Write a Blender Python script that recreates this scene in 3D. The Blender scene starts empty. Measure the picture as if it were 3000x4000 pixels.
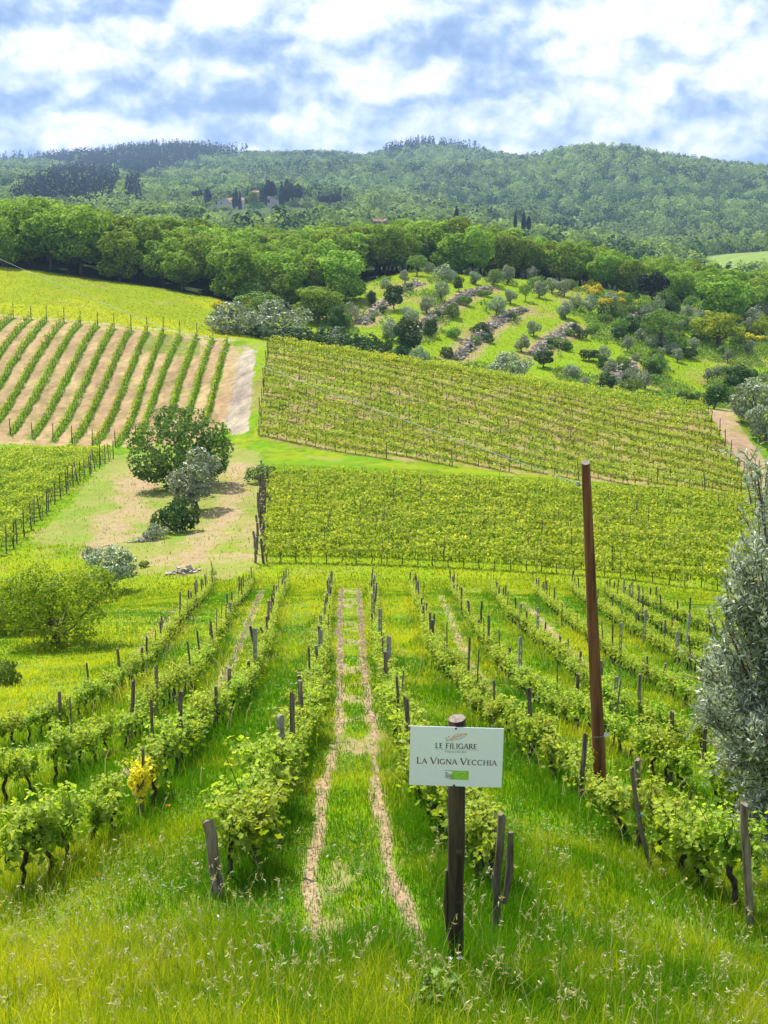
import bpy, math, random
import numpy as np
from mathutils import Vector, Matrix

# ------------------------------------------------------------------ camera, sky, sun, exposure
S = bpy.context.scene
COL = S.collection
F_PX = 5777.8
PITCH = math.atan(1000.0 / F_PX)
CP, SP = math.cos(PITCH), math.sin(PITCH)
cam_d = bpy.data.cameras.new('camera')
cam_d.sensor_fit = 'VERTICAL'; cam_d.sensor_height = 36.0; cam_d.sensor_width = 27.0
cam_d.lens = F_PX * 36.0 / 4000.0
cam_d.clip_start = 0.1; cam_d.clip_end = 12000
cam = bpy.data.objects.new('camera', cam_d); COL.objects.link(cam)
cam.location = (0, 0, 0); cam.rotation_euler = (math.pi / 2 - PITCH, 0, 0)
S.camera = cam
S.view_settings.view_transform = 'Standard'; S.view_settings.look = 'None'
S.view_settings.exposure = 0.68; S.view_settings.gamma = 1.0; S.view_settings.use_curve_mapping = False
S.cycles.use_denoising = True; S.cycles.denoising_prefilter = 'NONE'
S.cycles.max_bounces = 6; S.cycles.diffuse_bounces = 3; S.cycles.transmission_bounces = 3
S.cycles.glossy_bounces = 2; S.cycles.volume_bounces = 0; S.cycles.transparent_max_bounces = 4

SUN_EL = math.radians(57)
SUN_AZ = math.radians(-32)        # measured from +Y towards +X (negative: to the left of the view)
sd = Vector((math.sin(SUN_AZ) * math.cos(SUN_EL), math.cos(SUN_AZ) * math.cos(SUN_EL), math.sin(SUN_EL)))
sun_d = bpy.data.lights.new('sun', 'SUN'); sun_d.energy = 4.6; sun_d.angle = math.radians(0.5); sun_d.color = (1.0, 0.95, 0.86)
sun = bpy.data.objects.new('sun', sun_d); COL.objects.link(sun)
sun.rotation_euler = (-sd).to_track_quat('-Z', 'Y').to_euler()
sun.location = (0, 0, 60)


class NT:
    """tiny helper for node trees"""
    def __init__(s, tree):
        s.t = tree; s.n = tree.nodes; s.l = tree.links; s.n.clear()
    def new(s, typ, **kw):
        n = s.n.new(typ)
        for k, v in kw.items(): setattr(n, k, v)
        return n
    def link(s, a, b): s.l.new(a, b)
    def set(s, sock, v):
        if hasattr(v, 'is_output') or isinstance(v, bpy.types.NodeSocket): s.l.new(v, sock)
        else: sock.default_value = v
    def math(s, op, a, b=None, c=None, clamp=False):
        n = s.new('ShaderNodeMath', operation=op, use_clamp=clamp)
        s.set(n.inputs[0], a)
        if b is not None: s.set(n.inputs[1], b)
        if c is not None: s.set(n.inputs[2], c)
        return n.outputs[0]
    def vmath(s, op, a, b=None):
        n = s.new('ShaderNodeVectorMath', operation=op)
        s.set(n.inputs[0], a)
        if b is not None: s.set(n.inputs[1], b)
        return n
    def maprange(s, v, a, b, c=0.0, d=1.0, smooth=True):
        n = s.new('ShaderNodeMapRange', interpolation_type='SMOOTHSTEP' if smooth else 'LINEAR')
        s.set(n.inputs[0], v)
        for i, x in enumerate((a, b, c, d)): n.inputs[1 + i].default_value = x
        return n.outputs[0]
    def mix(s, f, a, b):
        n = s.new('ShaderNodeMix', data_type='RGBA')
        s.set(n.inputs[0], f); s.set(n.inputs[6], a); s.set(n.inputs[7], b)
        return n.outputs[2]
    def noise(s, vec, scale, detail=4, rough=0.5, dim='3D'):
        n = s.new('ShaderNodeTexNoise', noise_dimensions=dim)
        if vec is not None: s.l.new(vec, n.inputs['Vector'])
        n.inputs['Scale'].default_value = scale; n.inputs['Detail'].default_value = detail
        n.inputs['Roughness'].default_value = rough
        return n


def srgb(r, g, b):
    f = lambda c: (c / 255 / 12.92) if c / 255 <= 0.04045 else ((c / 255 + 0.055) / 1.055) ** 2.4
    return (f(r), f(g), f(b), 1.0)


SKY_L, SKY_B, SKY_M, SKY_C = 1.35, .5, .80, .10
def make_world():
    w = bpy.data.worlds.new('World'); S.world = w; w.use_nodes = True
    k = NT(w.node_tree)
    out = k.new('ShaderNodeOutputWorld'); bg = k.new('ShaderNodeBackground')
    k.link(bg.outputs[0], out.inputs[0])
    tc = k.new('ShaderNodeTexCoord'); D = tc.outputs['Generated']
    sep = k.new('ShaderNodeSeparateXYZ'); k.link(D, sep.inputs[0])
    sky = k.new('ShaderNodeTexSky', sky_type='NISHITA'); sky.sun_disc = False
    sky.sun_elevation = SUN_EL; sky.sun_rotation = SUN_AZ; sky.air_density = 1.0; sky.dust_density = 1.0
    skyc = k.vmath('SCALE', sky.outputs[0]); skyc.inputs[3].default_value = 0.20
    # azimuth / elevation in degrees
    az = k.math('MULTIPLY', k.math('ARCTAN2', sep.outputs[0], sep.outputs[1]), 57.2958)
    el = k.math('MULTIPLY', k.math('ARCSINE', sep.outputs[2]), 57.2958)
    # clouds get taller above the horizon
    el2 = k.math('MULTIPLY', el, 1.35)
    comb = k.new('ShaderNodeCombineXYZ'); k.link(az, comb.inputs[0]); k.link(el2, comb.inputs[1])
    base = comb.outputs[0]
    # domain warp
    wn = k.noise(base, 0.34, 6, 0.5, '2D')
    wv = k.vmath('SUBTRACT', wn.outputs['Color'], (0.5, 0.5, 0.5))
    wv2 = k.vmath('SCALE', wv.outputs[0]); wv2.inputs[3].default_value = 2.2
    P = k.vmath('ADD', base, wv2.outputs[0]).outputs[0]

    def pos(px, py):
        a = math.degrees(math.atan((px - 1500) / F_PX)); e = math.degrees(math.atan((1000 - py) / F_PX))
        return a, e * 1.35
    # (px, py, rx, ry, weight)  weight<0: grey bellies, >0: sunlit heads
    blobs = [(150, 80, 560, 110, -.55), (560, 40, 260, 90, -.3), (880, 250, 330, 110, -.38), (700, 420, 330, 100, -.45), (1300, 420, 420, 70, -.4),
             (1930, 250, 300, 200, -.5), (1420, 200, 120, 130, -.1), (2960, 40, 260, 90, -.5), (2440, 230, 130, 120, -.35), (1760, 430, 260, 60, -.3),
             (1080, 110, 120, 110, -.25), (90, 420, 160, 130, -.3), (2790, 400, 260, 120, -.18), (2500, 520, 300, 70, .15),
             (880, 90, 150, 130, .75), (330, 250, 200, 150, .5), (640, 220, 150, 100, .25), (1300, 90, 260, 150, .45), (1450, 110, 90, 70, .4), (1640, 90, 150, 80, .35),
             (1480, 340, 210, 90, .55), (1700, 300, 120, 110, .4), (1880, 60, 160, 110, .4), (2260, 190, 220, 170, .65), (2360, 350, 260, 80, .6), (2480, 90, 260, 110, .5),
             (2800, 220, 260, 170, .5), (980, 330, 240, 60, .4), (450, 520, 420, 90, .35), (1500, 500, 500, 80, .35), (2200, 480, 460, 90, .45), (2950, 440, 160, 100, .3),
             (150, 580, 400, 60, .25)]
    tot = None
    for (px, py, rx, ry, wt) in blobs:
        a, e = pos(px, py)
        d = k.vmath('SUBTRACT', P, (a, e, 0)).outputs[0]
        kx = 57.3 / F_PX
        d = k.vmath('MULTIPLY', d, (1 / (rx * kx), 1 / (ry * kx * 1.35), 0)).outputs[0]
        ln = k.vmath('LENGTH', d).outputs['Value']
        m = k.maprange(ln, 1.25, 0.35, 0.0, wt)
        tot = m if tot is None else k.math('ADD', tot, m)
    def dens(vec):
        n1 = k.noise(vec, 0.17, 8, 0.52, '2D').outputs[0]
        vo = k.new('ShaderNodeTexVoronoi', feature='SMOOTH_F1', voronoi_dimensions='2D'); k.link(vec, vo.inputs['Vector']); vo.inputs['Scale'].default_value = .30
        vo.inputs['Detail'].default_value = 3.0; vo.inputs['Roughness'].default_value = .5; vo.inputs['Lacunarity'].default_value = 2.3; vo.inputs['Smoothness'].default_value = .25
        return k.math('ADD', k.math('MULTIPLY', n1, 1.0), k.math('MULTIPLY', k.math('SUBTRACT', 0.5, vo.outputs['Distance']), 0.75))
    W2 = k.vmath('SCALE', wv.outputs[0]); W2.inputs[3].default_value = 1.0
    Q = k.vmath('ADD', base, W2.outputs[0]).outputs[0]
    d0 = dens(Q); d1 = dens(k.vmath('ADD', Q, (-.25, .62, 0)).outputs[0])
    light = k.math('MULTIPLY', k.math('SUBTRACT', d0, d1), SKY_L)       # sunlit upper rims, shaded bellies
    body = k.math('MULTIPLY', k.math('SUBTRACT', d0, 0.58), SKY_B)
    v = k.math('ADD', k.math('MULTIPLY', tot, SKY_M), k.math('ADD', light, body))
    v = k.math('ADD', v, SKY_C)
    ramp = k.new('ShaderNodeValToRGB')
    k.link(k.maprange(v, -0.95, 0.95, 0, 1, smooth=False), ramp.inputs[0])
    cr = ramp.color_ramp
    stops = [(0.0, (134, 164, 208)), (0.2, (152, 178, 218)), (0.36, (178, 200, 236)), (0.5, (206, 222, 249)), (0.6, (224, 234, 253)), (0.70, (243, 247, 255)), (0.78, (255, 255, 255)), (1.0, (255, 255, 255))]
    cr.elements[0].position = 0; cr.elements[0].color = srgb(*stops[0][1])
    cr.elements[1].position = 1; cr.elements[1].color = srgb(*stops[-1][1])
    for p, c in stops[1:-1]:
        e_ = cr.elements.new(p); e_.color = srgb(*c)
    cov = k.maprange(el, 14.0, 40.0, 1.0, 0.35)
    cl = k.mix(cov, skyc.outputs[0], ramp.outputs[0])
    # below the horizon: pale haze
    low = k.maprange(el, -2.0, 0.5)
    cl = k.mix(low, srgb(150, 170, 160), cl)
    k.link(cl, bg.inputs[0]); bg.inputs[1].default_value = 0.78
make_world()

# ------------------------------------------------------------------ helpers
RNG = np.random.default_rng(7)
random.seed(7)


def tag(o, label=None, cat=None, group=None, kind=None):
    if label: o['label'] = label
    if cat: o['category'] = cat
    if group: o['group'] = group
    if kind: o['kind'] = kind
    return o


def new_mesh(name, V, faces, mats, tint=None, color=None, smooth=False, fmat=None):
    """V (n,3); faces: list of int arrays (m,k)"""
    me = bpy.data.meshes.new(name)
    V = np.asarray(V, dtype=np.float32)
    me.vertices.add(len(V)); me.vertices.foreach_set('co', V.ravel())
    faces = [np.asarray(f, dtype=np.int32) for f in faces if len(f)]
    idx = np.concatenate([f.ravel() for f in faces])
    tot = np.concatenate([np.full(len(f), f.shape[1], dtype=np.int32) for f in faces])
    start = np.concatenate([[0], np.cumsum(tot)[:-1]]).astype(np.int32)
    me.loops.add(len(idx)); me.loops.foreach_set('vertex_index', idx)
    me.polygons.add(len(tot)); me.polygons.foreach_set('loop_start', start)
    me.polygons.foreach_set('use_smooth', np.full(len(tot), bool(smooth)))
    for m in (mats if isinstance(mats, (list, tuple)) else [mats]): me.materials.append(m)
    if fmat is not None: me.polygons.foreach_set('material_index', np.asarray(fmat, dtype=np.int32))
    if tint is not None:
        a = me.attributes.new('tint', 'FLOAT', 'POINT'); a.data.foreach_set('value', np.asarray(tint, dtype=np.float32))
    if color is not None:
        a = me.attributes.new('ground_tint', 'FLOAT_COLOR', 'POINT')
        c4 = np.ones((len(V), 4), dtype=np.float32); c4[:, :3] = color
        a.data.foreach_set('color', c4.ravel())
    me.update(calc_edges=True)
    me.validate(verbose=False)
    return me


def obj(name, me, parent=None, loc=(0, 0, 0), rz=0.0, sc=1.0):
    o = bpy.data.objects.new(name, me); COL.objects.link(o)
    if parent is not None: o.parent = parent
    o.location = loc; o.rotation_euler = (0, 0, rz)
    o.scale = (sc, sc, sc) if not hasattr(sc, '__len__') else sc
    return o


class Geo:
    """collects pieces into one mesh"""
    def __init__(s): s.V = []; s.F = {}; s.T = []; s.n = 0; s.order = []
    def add(s, V, *faces, tint=0.5, mat=0):
        V = np.asarray(V, dtype=np.float64).reshape(-1, 3)
        for f in faces:
            f = np.asarray(f, dtype=np.int64)
            if len(f): s.order.append((f + s.n, mat))
        s.V.append(V)
        t = np.asarray(tint, dtype=np.float64)
        s.T.append(np.broadcast_to(t, (len(V),)) if t.ndim == 0 else t)
        s.n += len(V)
    def merge(s, V, F, tint): s.add(V, F, tint=tint)
    def mesh(s, name, mats, smooth=False):
        return new_mesh(name, np.concatenate(s.V), [f for f, _ in s.order], mats, tint=np.concatenate(s.T), smooth=smooth,
                        fmat=np.concatenate([np.full(len(f), m) for f, m in s.order]))
    def obj(s, name, mats, parent=None, smooth=False, **kw):
        return obj(name, s.mesh(name, mats, smooth), parent, **kw)


def tube(path, radii, seg=8, cap=True, jitter=0.0, rng=RNG):
    path = np.asarray(path, float); n = len(path)
    radii = np.broadcast_to(np.asarray(radii, float), (n,))
    T = np.gradient(path, axis=0); T /= np.linalg.norm(T, axis=1)[:, None] + 1e-9
    ref = np.array([1.0, 0, 0]) if abs(T[0, 0]) < 0.8 else np.array([0, 1.0, 0])
    A = np.cross(T, ref); A /= np.linalg.norm(A, axis=1)[:, None] + 1e-9
    B = np.cross(T, A)
    ang = np.arange(seg) * 2 * np.pi / seg
    R = radii[:, None] * (1 + jitter * rng.standard_normal((n, seg)))
    V = path[:, None, :] + R[..., None] * (np.cos(ang)[None, :, None] * A[:, None, :] + np.sin(ang)[None, :, None] * B[:, None, :])
    V = V.reshape(-1, 3)
    i = np.arange(n - 1)[:, None] * seg; j = np.arange(seg)[None, :]; j2 = (j + 1) % seg
    F = np.stack([i + j, i + j2, i + seg + j2, i + seg + j], -1).reshape(-1, 4)
    caps = []
    if cap:
        caps = [np.arange(seg)[::-1][None, :], ((n - 1) * seg + np.arange(seg))[None, :]]
    return V, F, caps


def add_tube(g, path, radii, seg=8, tint=0.5, mat=0, jitter=0.0, rng=RNG):
    V, F, caps = tube(path, radii, seg, True, jitter, rng)
    g.add(V, F, *caps, tint=tint, mat=mat)


def add_box(g, c, size, tint=0.5, mat=0, R=None):
    c = np.asarray(c, float); h = np.asarray(size, float) / 2
    V = np.array([[x, y, z] for z in (-1, 1) for y in (-1, 1) for x in (-1, 1)], float) * h
    if R is not None: V = V @ np.asarray(R).T
    F = [[0, 2, 3, 1], [4, 5, 7, 6], [0, 1, 5, 4], [2, 6, 7, 3], [0, 4, 6, 2], [1, 3, 7, 5]]
    g.add(V + c, F, tint=tint, mat=mat)


def unit(v): return v / (np.linalg.norm(v, axis=-1, keepdims=True) + 1e-9)


def frames(N, rng):
    N = unit(N); r = rng.standard_normal(N.shape)
    A = unit(np.cross(N, r)); B = np.cross(N, A)
    return A, B, N


def cards(P, N, size, aspect=1.0, rng=RNG):
    """diamond-ish leaf quads, one per point"""
    n = len(P); A, B, N = frames(N, rng)
    s = np.broadcast_to(np.asarray(size, float), (n,))[:, None]
    a = s * aspect
    bend = N * s * 0.18
    V = np.stack([P - B * s * .5, P + A * a * .5 + bend, P + B * s * .5, P - A * a * .5 + bend], 1).reshape(-1, 3)
    F = np.arange(n * 4).reshape(-1, 4)
    return V, F


LEAF2 = np.array([[0, 0, 0], [.28, -.16, .05], [.52, .12, .10], [.36, .30, .04], [.50, .66, .11], [.20, .68, .03], [0, 1.0, -.06],
                  [-.20, .68, .03], [-.50, .66, .11], [-.36, .30, .04], [-.52, .12, .10], [-.28, -.16, .05]], float)


def vine_leaves(P, N, size, rng=RNG):
    """lobed grape leaves, two halves folded along the midrib"""
    n = len(P); A, B, N = frames(N, rng)
    s = np.broadcast_to(np.asarray(size, float), (n,))[:, None, None]
    L = LEAF2[None]
    V = P[:, None, :] + s * (L[..., 0:1] * A[:, None, :] + (L[..., 1:2] - .4) * B[:, None, :] + L[..., 2:3] * N[:, None, :])
    V = V.reshape(-1, 3)
    b = np.arange(n)[:, None] * 12
    F1 = b + np.array([[0, 1, 2, 3, 4, 5, 6]]); F2 = b + np.array([[0, 6, 7, 8, 9, 10, 11]])
    return V, np.concatenate([F1, F2])


# value noise -------------------------------------------------------
def _h(i, j, s):
    i = i.astype(np.int64); j = j.astype(np.int64)
    h = (i * 374761393 + j * 668265263 + s * 974634777) & 0xFFFFFFFF
    h = ((h ^ (h >> 13)) * 1274126177) & 0xFFFFFFFF
    return ((h ^ (h >> 16)) & 0xFFFF) / 65535.0


def vnoise(x, y, s=0):
    xi = np.floor(x); yi = np.floor(y); fx = x - xi; fy = y - yi
    fx = fx * fx * (3 - 2 * fx); fy = fy * fy * (3 - 2 * fy)
    a = _h(xi, yi, s); b = _h(xi + 1, yi, s); c = _h(xi, yi + 1, s); d = _h(xi + 1, yi + 1, s)
    return (a * (1 - fx) + b * fx) * (1 - fy) + (c * (1 - fx) + d * fx) * fy


def fbm(x, y, o=4, s=0):
    v = 0; a = .5; t = 0
    for k in range(o):
        v = v + a * vnoise(x, y, s + k * 17); t += a
        x = x * 2.03 + 11.3; y = y * 2.03 + 5.7; a *= .5
    return v / t


# ------------------------------------------------------------------ terrain: height of the land in metres
def ray(px, py):
    """direction (dx/dy, dz/dy) of the line of sight through a spot of the view"""
    xc = (np.asarray(px, float) - 1500) / F_PX; yc = (2000 - np.asarray(py, float)) / F_PX
    d = CP + yc * SP
    return xc / d, (-SP + yc * CP) / d


def project(X, Y, Z):
    d = np.maximum(Y * CP - Z * SP, 0.05)
    return 1500 + F_PX * X / d, 2000 - F_PX * (Y * SP + Z * CP) / d


Y0 = 8.0
FEAT = [
    [(-400, 2430, 75), (0, 2405, 75), (400, 2362, 75), (700, 2322, 75), (1000, 2300, 75), (1500, 2292, 75), (2000, 2300, 75), (2500, 2325, 75), (3000, 2360, 75), (3400, 2380, 75)],
    [(-400, 2200, 95), (0, 2172, 95), (500, 2110, 95), (1000, 2082, 95), (1500, 2082, 95), (2000, 2097, 95), (2500, 2130, 95), (3000, 2180, 95), (3400, 2220, 95)],
    [(-400, 1975, 118), (0, 1960, 118), (500, 1902, 118), (1000, 1874, 118), (1500, 1882, 118), (2000, 1906, 118), (2500, 1938, 118), (3000, 1975, 117), (3400, 2000, 116)],
    [(-400, 1742, 150), (0, 1745, 150), (500, 1740, 150), (800, 1740, 146), (1000, 1744, 139), (1500, 1800, 133), (2000, 1852, 129), (2500, 1905, 126), (3000, 1952, 123), (3400, 1985, 122)],
    [(-400, 1205, 192), (0, 1235, 188), (500, 1275, 183), (900, 1318, 177), (1040, 1345, 171), (1500, 1420, 164), (2000, 1502, 158), (2550, 1592, 152), (2740, 1602, 150), (3000, 1645, 150), (3400, 1700, 150)],
    [(-400, 1120, 216), (0, 1140, 212), (500, 1200, 208), (850, 1245, 202), (1040, 1322, 188), (1500, 1415, 178), (2000, 1494, 174), (2550, 1570, 170), (3000, 1612, 170), (3400, 1660, 170)],
    [(-400, 1000, 248), (0, 1040, 240), (500, 1110, 232), (870, 1172, 224), (1040, 1235, 218), (1200, 1195, 232), (1400, 1110, 250), (1600, 1060, 262), (2000, 1090, 266), (2300, 1130, 268), (2600, 1180, 270), (3000, 1250, 272), (3400, 1300, 272)],
    [(-400, 985, 330), (0, 990, 330), (500, 1022, 330), (1000, 1052, 330), (1500, 1055, 330), (2000, 1085, 330), (2500, 1145, 330), (3000, 1210, 330), (3400, 1250, 330)],
    [(-400, 1030, 450), (0, 1030, 450), (500, 1050, 450), (1000, 1070, 450), (1500, 1090, 450), (2000, 1120, 450), (2500, 1165, 450), (3000, 1195, 450), (3400, 1210, 450)],
    [(-400, 905, 640), (0, 905, 640), (500, 910, 640), (1000, 910, 640), (1500, 940, 640), (2000, 990, 640), (2500, 1050, 640), (2720, 1085, 640), (3000, 1075, 640), (3400, 1070, 640)],
    [(-400, 860, 790), (0, 860, 790), (500, 862, 790), (1000, 855, 790), (1500, 893, 790), (2000, 940, 790), (2500, 1020, 790), (2720, 1030, 790), (2850, 1000, 790), (3000, 985, 790), (3400, 960, 790)],
    [(-400, 800, 1000), (0, 800, 1000), (500, 800, 1000), (850, 818, 1000), (1000, 814, 1000), (1200, 812, 1000), (1500, 848, 1000), (2000, 910, 1000), (2500, 985, 1000), (3000, 990, 1000), (3400, 980, 1000)],
    [(-400, 735, 1450), (0, 735, 1450), (500, 745, 1450), (1000, 752, 1450), (1500, 790, 1450), (2000, 800, 1450), (2300, 780, 1450), (2600, 790, 1450), (3000, 810, 1450), (3400, 820, 1450)],
    [(-400, 668, 2800), (0, 652, 2800), (307, 634, 2800), (542, 610, 2800), (687, 603, 2800), (904, 632, 2500), (1085, 630, 2300), (1338, 632, 2300), (1446, 648, 2400), (1500, 625, 2500), (1645, 603, 2600), (1808, 616, 2500), (1989, 634, 2300), (2079, 646, 2100), (2260, 602, 1950), (2405, 611, 1950), (2622, 646, 1950), (2730, 652, 1950), (2893, 672, 1950), (3000, 680, 1950), (3400, 720, 1950)],
    [(-400, 760, 4200), (1500, 760, 4200), (3400, 790, 4200)],
]
wcol = np.concatenate([-np.geomspace(1.6, 0.33, 60)[:-1], np.linspace(-0.33, 0.33, 760), np.geomspace(0.33, 1.6, 60)[1:]])
LR = np.log(Y0 + np.concatenate([np.linspace(-7, 7.8, 30), 8 + (np.exp(np.linspace(0, np.log(75 / 8.), 440)) * 8 - 8), np.geomspace(75, 300, 480)[1:], np.geomspace(300, 4200, 240)[1:]]))
YR = np.exp(LR) - Y0


def near_z(w, Y):
    X = w * (Y + Y0); xc = -0.2 - 0.02 * Y
    f = np.clip((66 - Y) / 35, .25, 1)
    return -3.05 - .183 * Y - .9 * (1 - np.exp(-((X - xc) / 4.5) ** 2)) * f


def build_heights():
    nw = len(wcol)
    Lk = []; Qk = []
    Lk.append(np.full(nw, math.log(1.0))); Qk.append(np.full(nw, -1.3 / 1.0))
    Lk.append(np.full(nw, math.log(Y0 + 0))); Qk.append(np.full(nw, -1.62 / 8.0))
    for Y in (9.3, 12, 17, 25, 38, 54):
        Lk.append(np.full(nw, math.log(Y + Y0))); Qk.append(near_z(np.clip(wcol, -.5, .5), Y) / (Y + Y0))
    ker = np.exp(-np.linspace(-2, 2, 41) ** 2); ker /= ker.sum()
    for ft in FEAT:
        a = np.array(ft, float); dx, dz = ray(a[:, 0], a[:, 1]); Y = a[:, 2]
        w = dx * Y / (Y + Y0); q = dz * Y / (Y + Y0); L = np.log(Y + Y0)
        def sm(v):
            y = np.interp(wcol[59:-59], w, v); y = np.convolve(np.pad(y, 20, mode='edge'), ker, 'valid')
            return np.concatenate([np.full(59, y[0]), y, np.full(59, y[-1])])
        Lk.append(sm(L)); Qk.append(sm(q))
    Lk = np.array(Lk); Qk = np.array(Qk); K = len(Lk)
    h = np.diff(Lk, axis=0); d = np.diff(Qk, axis=0) / h
    m = np.zeros_like(Qk)
    w1 = 2 * h[1:] + h[:-1]; w2 = h[1:] + 2 * h[:-1]
    ok = d[1:] * d[:-1] > 0
    with np.errstate(divide='ignore', invalid='ignore'):
        mm = (w1 + w2) / (w1 / d[:-1] + w2 / d[1:])
    m[1:-1] = np.where(ok, mm, 0); m[0] = d[0]; m[-1] = d[-1]
    Q = np.empty((len(LR), nw))
    for j in range(nw):
        k = np.clip(np.searchsorted(Lk[:, j], LR) - 1, 0, K - 2)
        hh = Lk[k + 1, j] - Lk[k, j]; t = np.clip((LR - Lk[k, j]) / hh, 0, 1)
        Q[:, j] = (Qk[k, j] * (1 + 2 * t) * (1 - t) ** 2 + m[k, j] * hh * t * (1 - t) ** 2 + Qk[k + 1, j] * t * t * (3 - 2 * t) + m[k + 1, j] * hh * t * t * (t - 1))
    Yg = YR[:, None] + 0 * wcol[None]; Xg = wcol[None] * (Yg + Y0)
    Z = Q * (Yg + Y0)
    # small unevenness everywhere, gullies on the far hills
    far = np.clip((Yg - 520) / 500, 0, 1)
    Z += far * ((fbm(Xg / 260, Yg / 260, 3, 3) - .5) * 26)
    mid = np.clip((Yg - 60) / 40, 0, 1) * np.clip((600 - Yg) / 100, 0, 1)
    Z += mid * (fbm(Xg / 9, Yg / 9, 3, 9) - .5) * .5
    nearm = np.clip((90 - Yg) / 20, 0, 1) * np.clip((Yg - 4) / 4, 0, 1)
    Z += nearm * ((fbm(Xg / 1.6, Yg / 1.6, 3, 5) - .5) * .16)
    return Xg, Yg, Z
XG, YG, ZG = build_heights()
PXG, PYG = project(XG, YG, ZG)


def H(X, Y):
    X = np.asarray(X, float); Y = np.asarray(Y, float)
    i = np.interp(np.log(np.maximum(Y, -6.9) + Y0), LR, np.arange(len(LR))); j = np.interp(X / (np.maximum(Y, -6.9) + Y0), wcol, np.arange(len(wcol)))
    i0 = np.clip(i.astype(int), 0, len(LR) - 2); j0 = np.clip(j.astype(int), 0, len(wcol) - 2); a = i - i0; b = j - j0
    return (ZG[i0, j0] * (1 - a) * (1 - b) + ZG[i0 + 1, j0] * a * (1 - b) + ZG[i0, j0 + 1] * (1 - a) * b + ZG[i0 + 1, j0 + 1] * a * b)


YS = np.geomspace(6, 4000, 2600)
def ground(px, py, ymin=0):
    """where the lines of sight meet the land: (n,3)"""
    px = np.atleast_1d(np.asarray(px, float)); py = np.atleast_1d(np.asarray(py, float))
    ax, az = ray(px, py); out = np.empty((len(px), 3))
    ys = YS[YS > ymin]
    for n in range(len(px)):
        g = az[n] * ys - H(ax[n] * ys, ys)
        k = np.argmax(g < 0) if (g < 0).any() else len(ys) - 1
        k = max(k, 1)
        t = g[k - 1] / (g[k - 1] - g[k] + 1e-12); t = min(max(t, 0), 1)
        y = ys[k - 1] + t * (ys[k] - ys[k - 1])
        out[n] = (ax[n] * y, y, H(ax[n] * y, y))
    return out


def g1(px, py, ymin=0): return ground([px], [py], ymin)[0]


def inpoly(px, py, poly):
    r = np.zeros(px.shape, bool); n = len(poly)
    for i in range(n):
        x1, y1 = poly[i]; x2, y2 = poly[(i + 1) % n]
        if y1 == y2: continue
        c = (y1 > py) != (y2 > py)
        r ^= c & (px < (x2 - x1) * (py - y1) / (y2 - y1) + x1)
    return r


def seg_dist(X, Y, pts):
    d = np.full(X.shape, 1e9)
    for (x1, y1), (x2, y2) in zip(pts[:-1, :2], pts[1:, :2]):
        vx, vy = x2 - x1, y2 - y1
        t = np.clip(((X - x1) * vx + (Y - y1) * vy) / (vx * vx + vy * vy + 1e-9), 0, 1)
        d = np.minimum(d, np.hypot(X - x1 - t * vx, Y - y1 - t * vy))
    return d


def zz(sc, ox, oy): return lambda pts: [(ox + sc * p[0], oy + sc * p[1]) + tuple(p[2:]) for p in pts]

# ------------------------------------------------------------------ layout read from the place: rows, tracks, plots
ROWS = {   # vine rows of the near slope, far end first
    'first row left of the tracks': [(1294, 2300), (1279, 2421), (1258, 2560), (1243, 2693), (1206, 2843), (1158, 2964), (1110, 3115), (1040, 3280), (960, 3420), (890, 3505)],
    'first row right of the tracks': [(1453, 2300), (1460, 2409), (1478, 2542), (1508, 2693), (1544, 2825), (1581, 2985), (1650, 3160), (1745, 3310), (1850, 3450), (1915, 3560)],
    'second row right of the tracks': [(1608, 2302), (1663, 2462), (1708, 2607), (1798, 2720), (1889, 2830), (2006, 2925), (2178, 3075), (2314, 3180), (2494, 3325), (2640, 3440), (2800, 3530), (2960, 3620)],
    'third row right of the tracks': [(1762, 2299), (1825, 2426), (1925, 2589), (2042, 2725), (2169, 2815), (2287, 2880), (2400, 2940), (2585, 3060), (2800, 3170), (3000, 3270)],
    'fourth row right of the tracks': [(1916, 2299), (1988, 2426), (2115, 2536), (2223, 2640), (2314, 2720), (2404, 2800), (2540, 2880), (2675, 2945), (2856, 3020), (3010, 3080)],
    'fifth row right of the tracks': [(2079, 2308), (2187, 2415), (2287, 2505), (2404, 2600), (2540, 2685), (2675, 2760), (2811, 2820), (2950, 2880)],
    'sixth row right of the tracks': [(2223, 2305), (2314, 2378), (2431, 2468), (2585, 2560), (2721, 2635), (2860, 2700)],
    'seventh row right of the tracks': [(2359, 2318), (2495, 2426), (2630, 2500), (2766, 2566), (2900, 2625)],
    'eighth row right of the tracks': [(2449, 2327), (2585, 2400), (2721, 2465), (2860, 2525)],
    'second row left of the tracks': [(1122, 2283), (1092, 2349), (1062, 2451), (1037, 2548), (989, 2690), (929, 2785), (851, 2850), (772, 2925), (718, 2995), (640, 3085), (530, 3210), (398, 3290), (265, 3395), (150, 3480), (20, 3565)],
    'third row left of the tracks': [(988, 2259), (928, 2378), (855, 2498), (815, 2591), (749, 2685), (650, 2770), (570, 2855), (497, 2930), (398, 2975), (298, 3022), (199, 3075), (80, 3130), (-40, 3170)],
    'fourth row left of the tracks': [(835, 2253), (762, 2378), (703, 2451), (643, 2531), (583, 2617), (491, 2690), (418, 2738), (331, 2793), (265, 2825), (146, 2895), (30, 2930), (-60, 2960)],
}
TRACKS = [[(1336, 2300), (1324, 2451), (1324, 2572), (1333, 2723), (1330, 2831), (1303, 2964), (1279, 3054), (1257, 3217), (1230, 3362), (1203, 3524), (1194, 3678), (1205, 3790)],
          [(1402, 2300), (1411, 2439), (1414, 2572), (1439, 2723), (1457, 2813), (1463, 2922), (1478, 3024), (1490, 3145), (1509, 3226), (1545, 3452), (1590, 3633), (1640, 3800)]]
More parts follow.
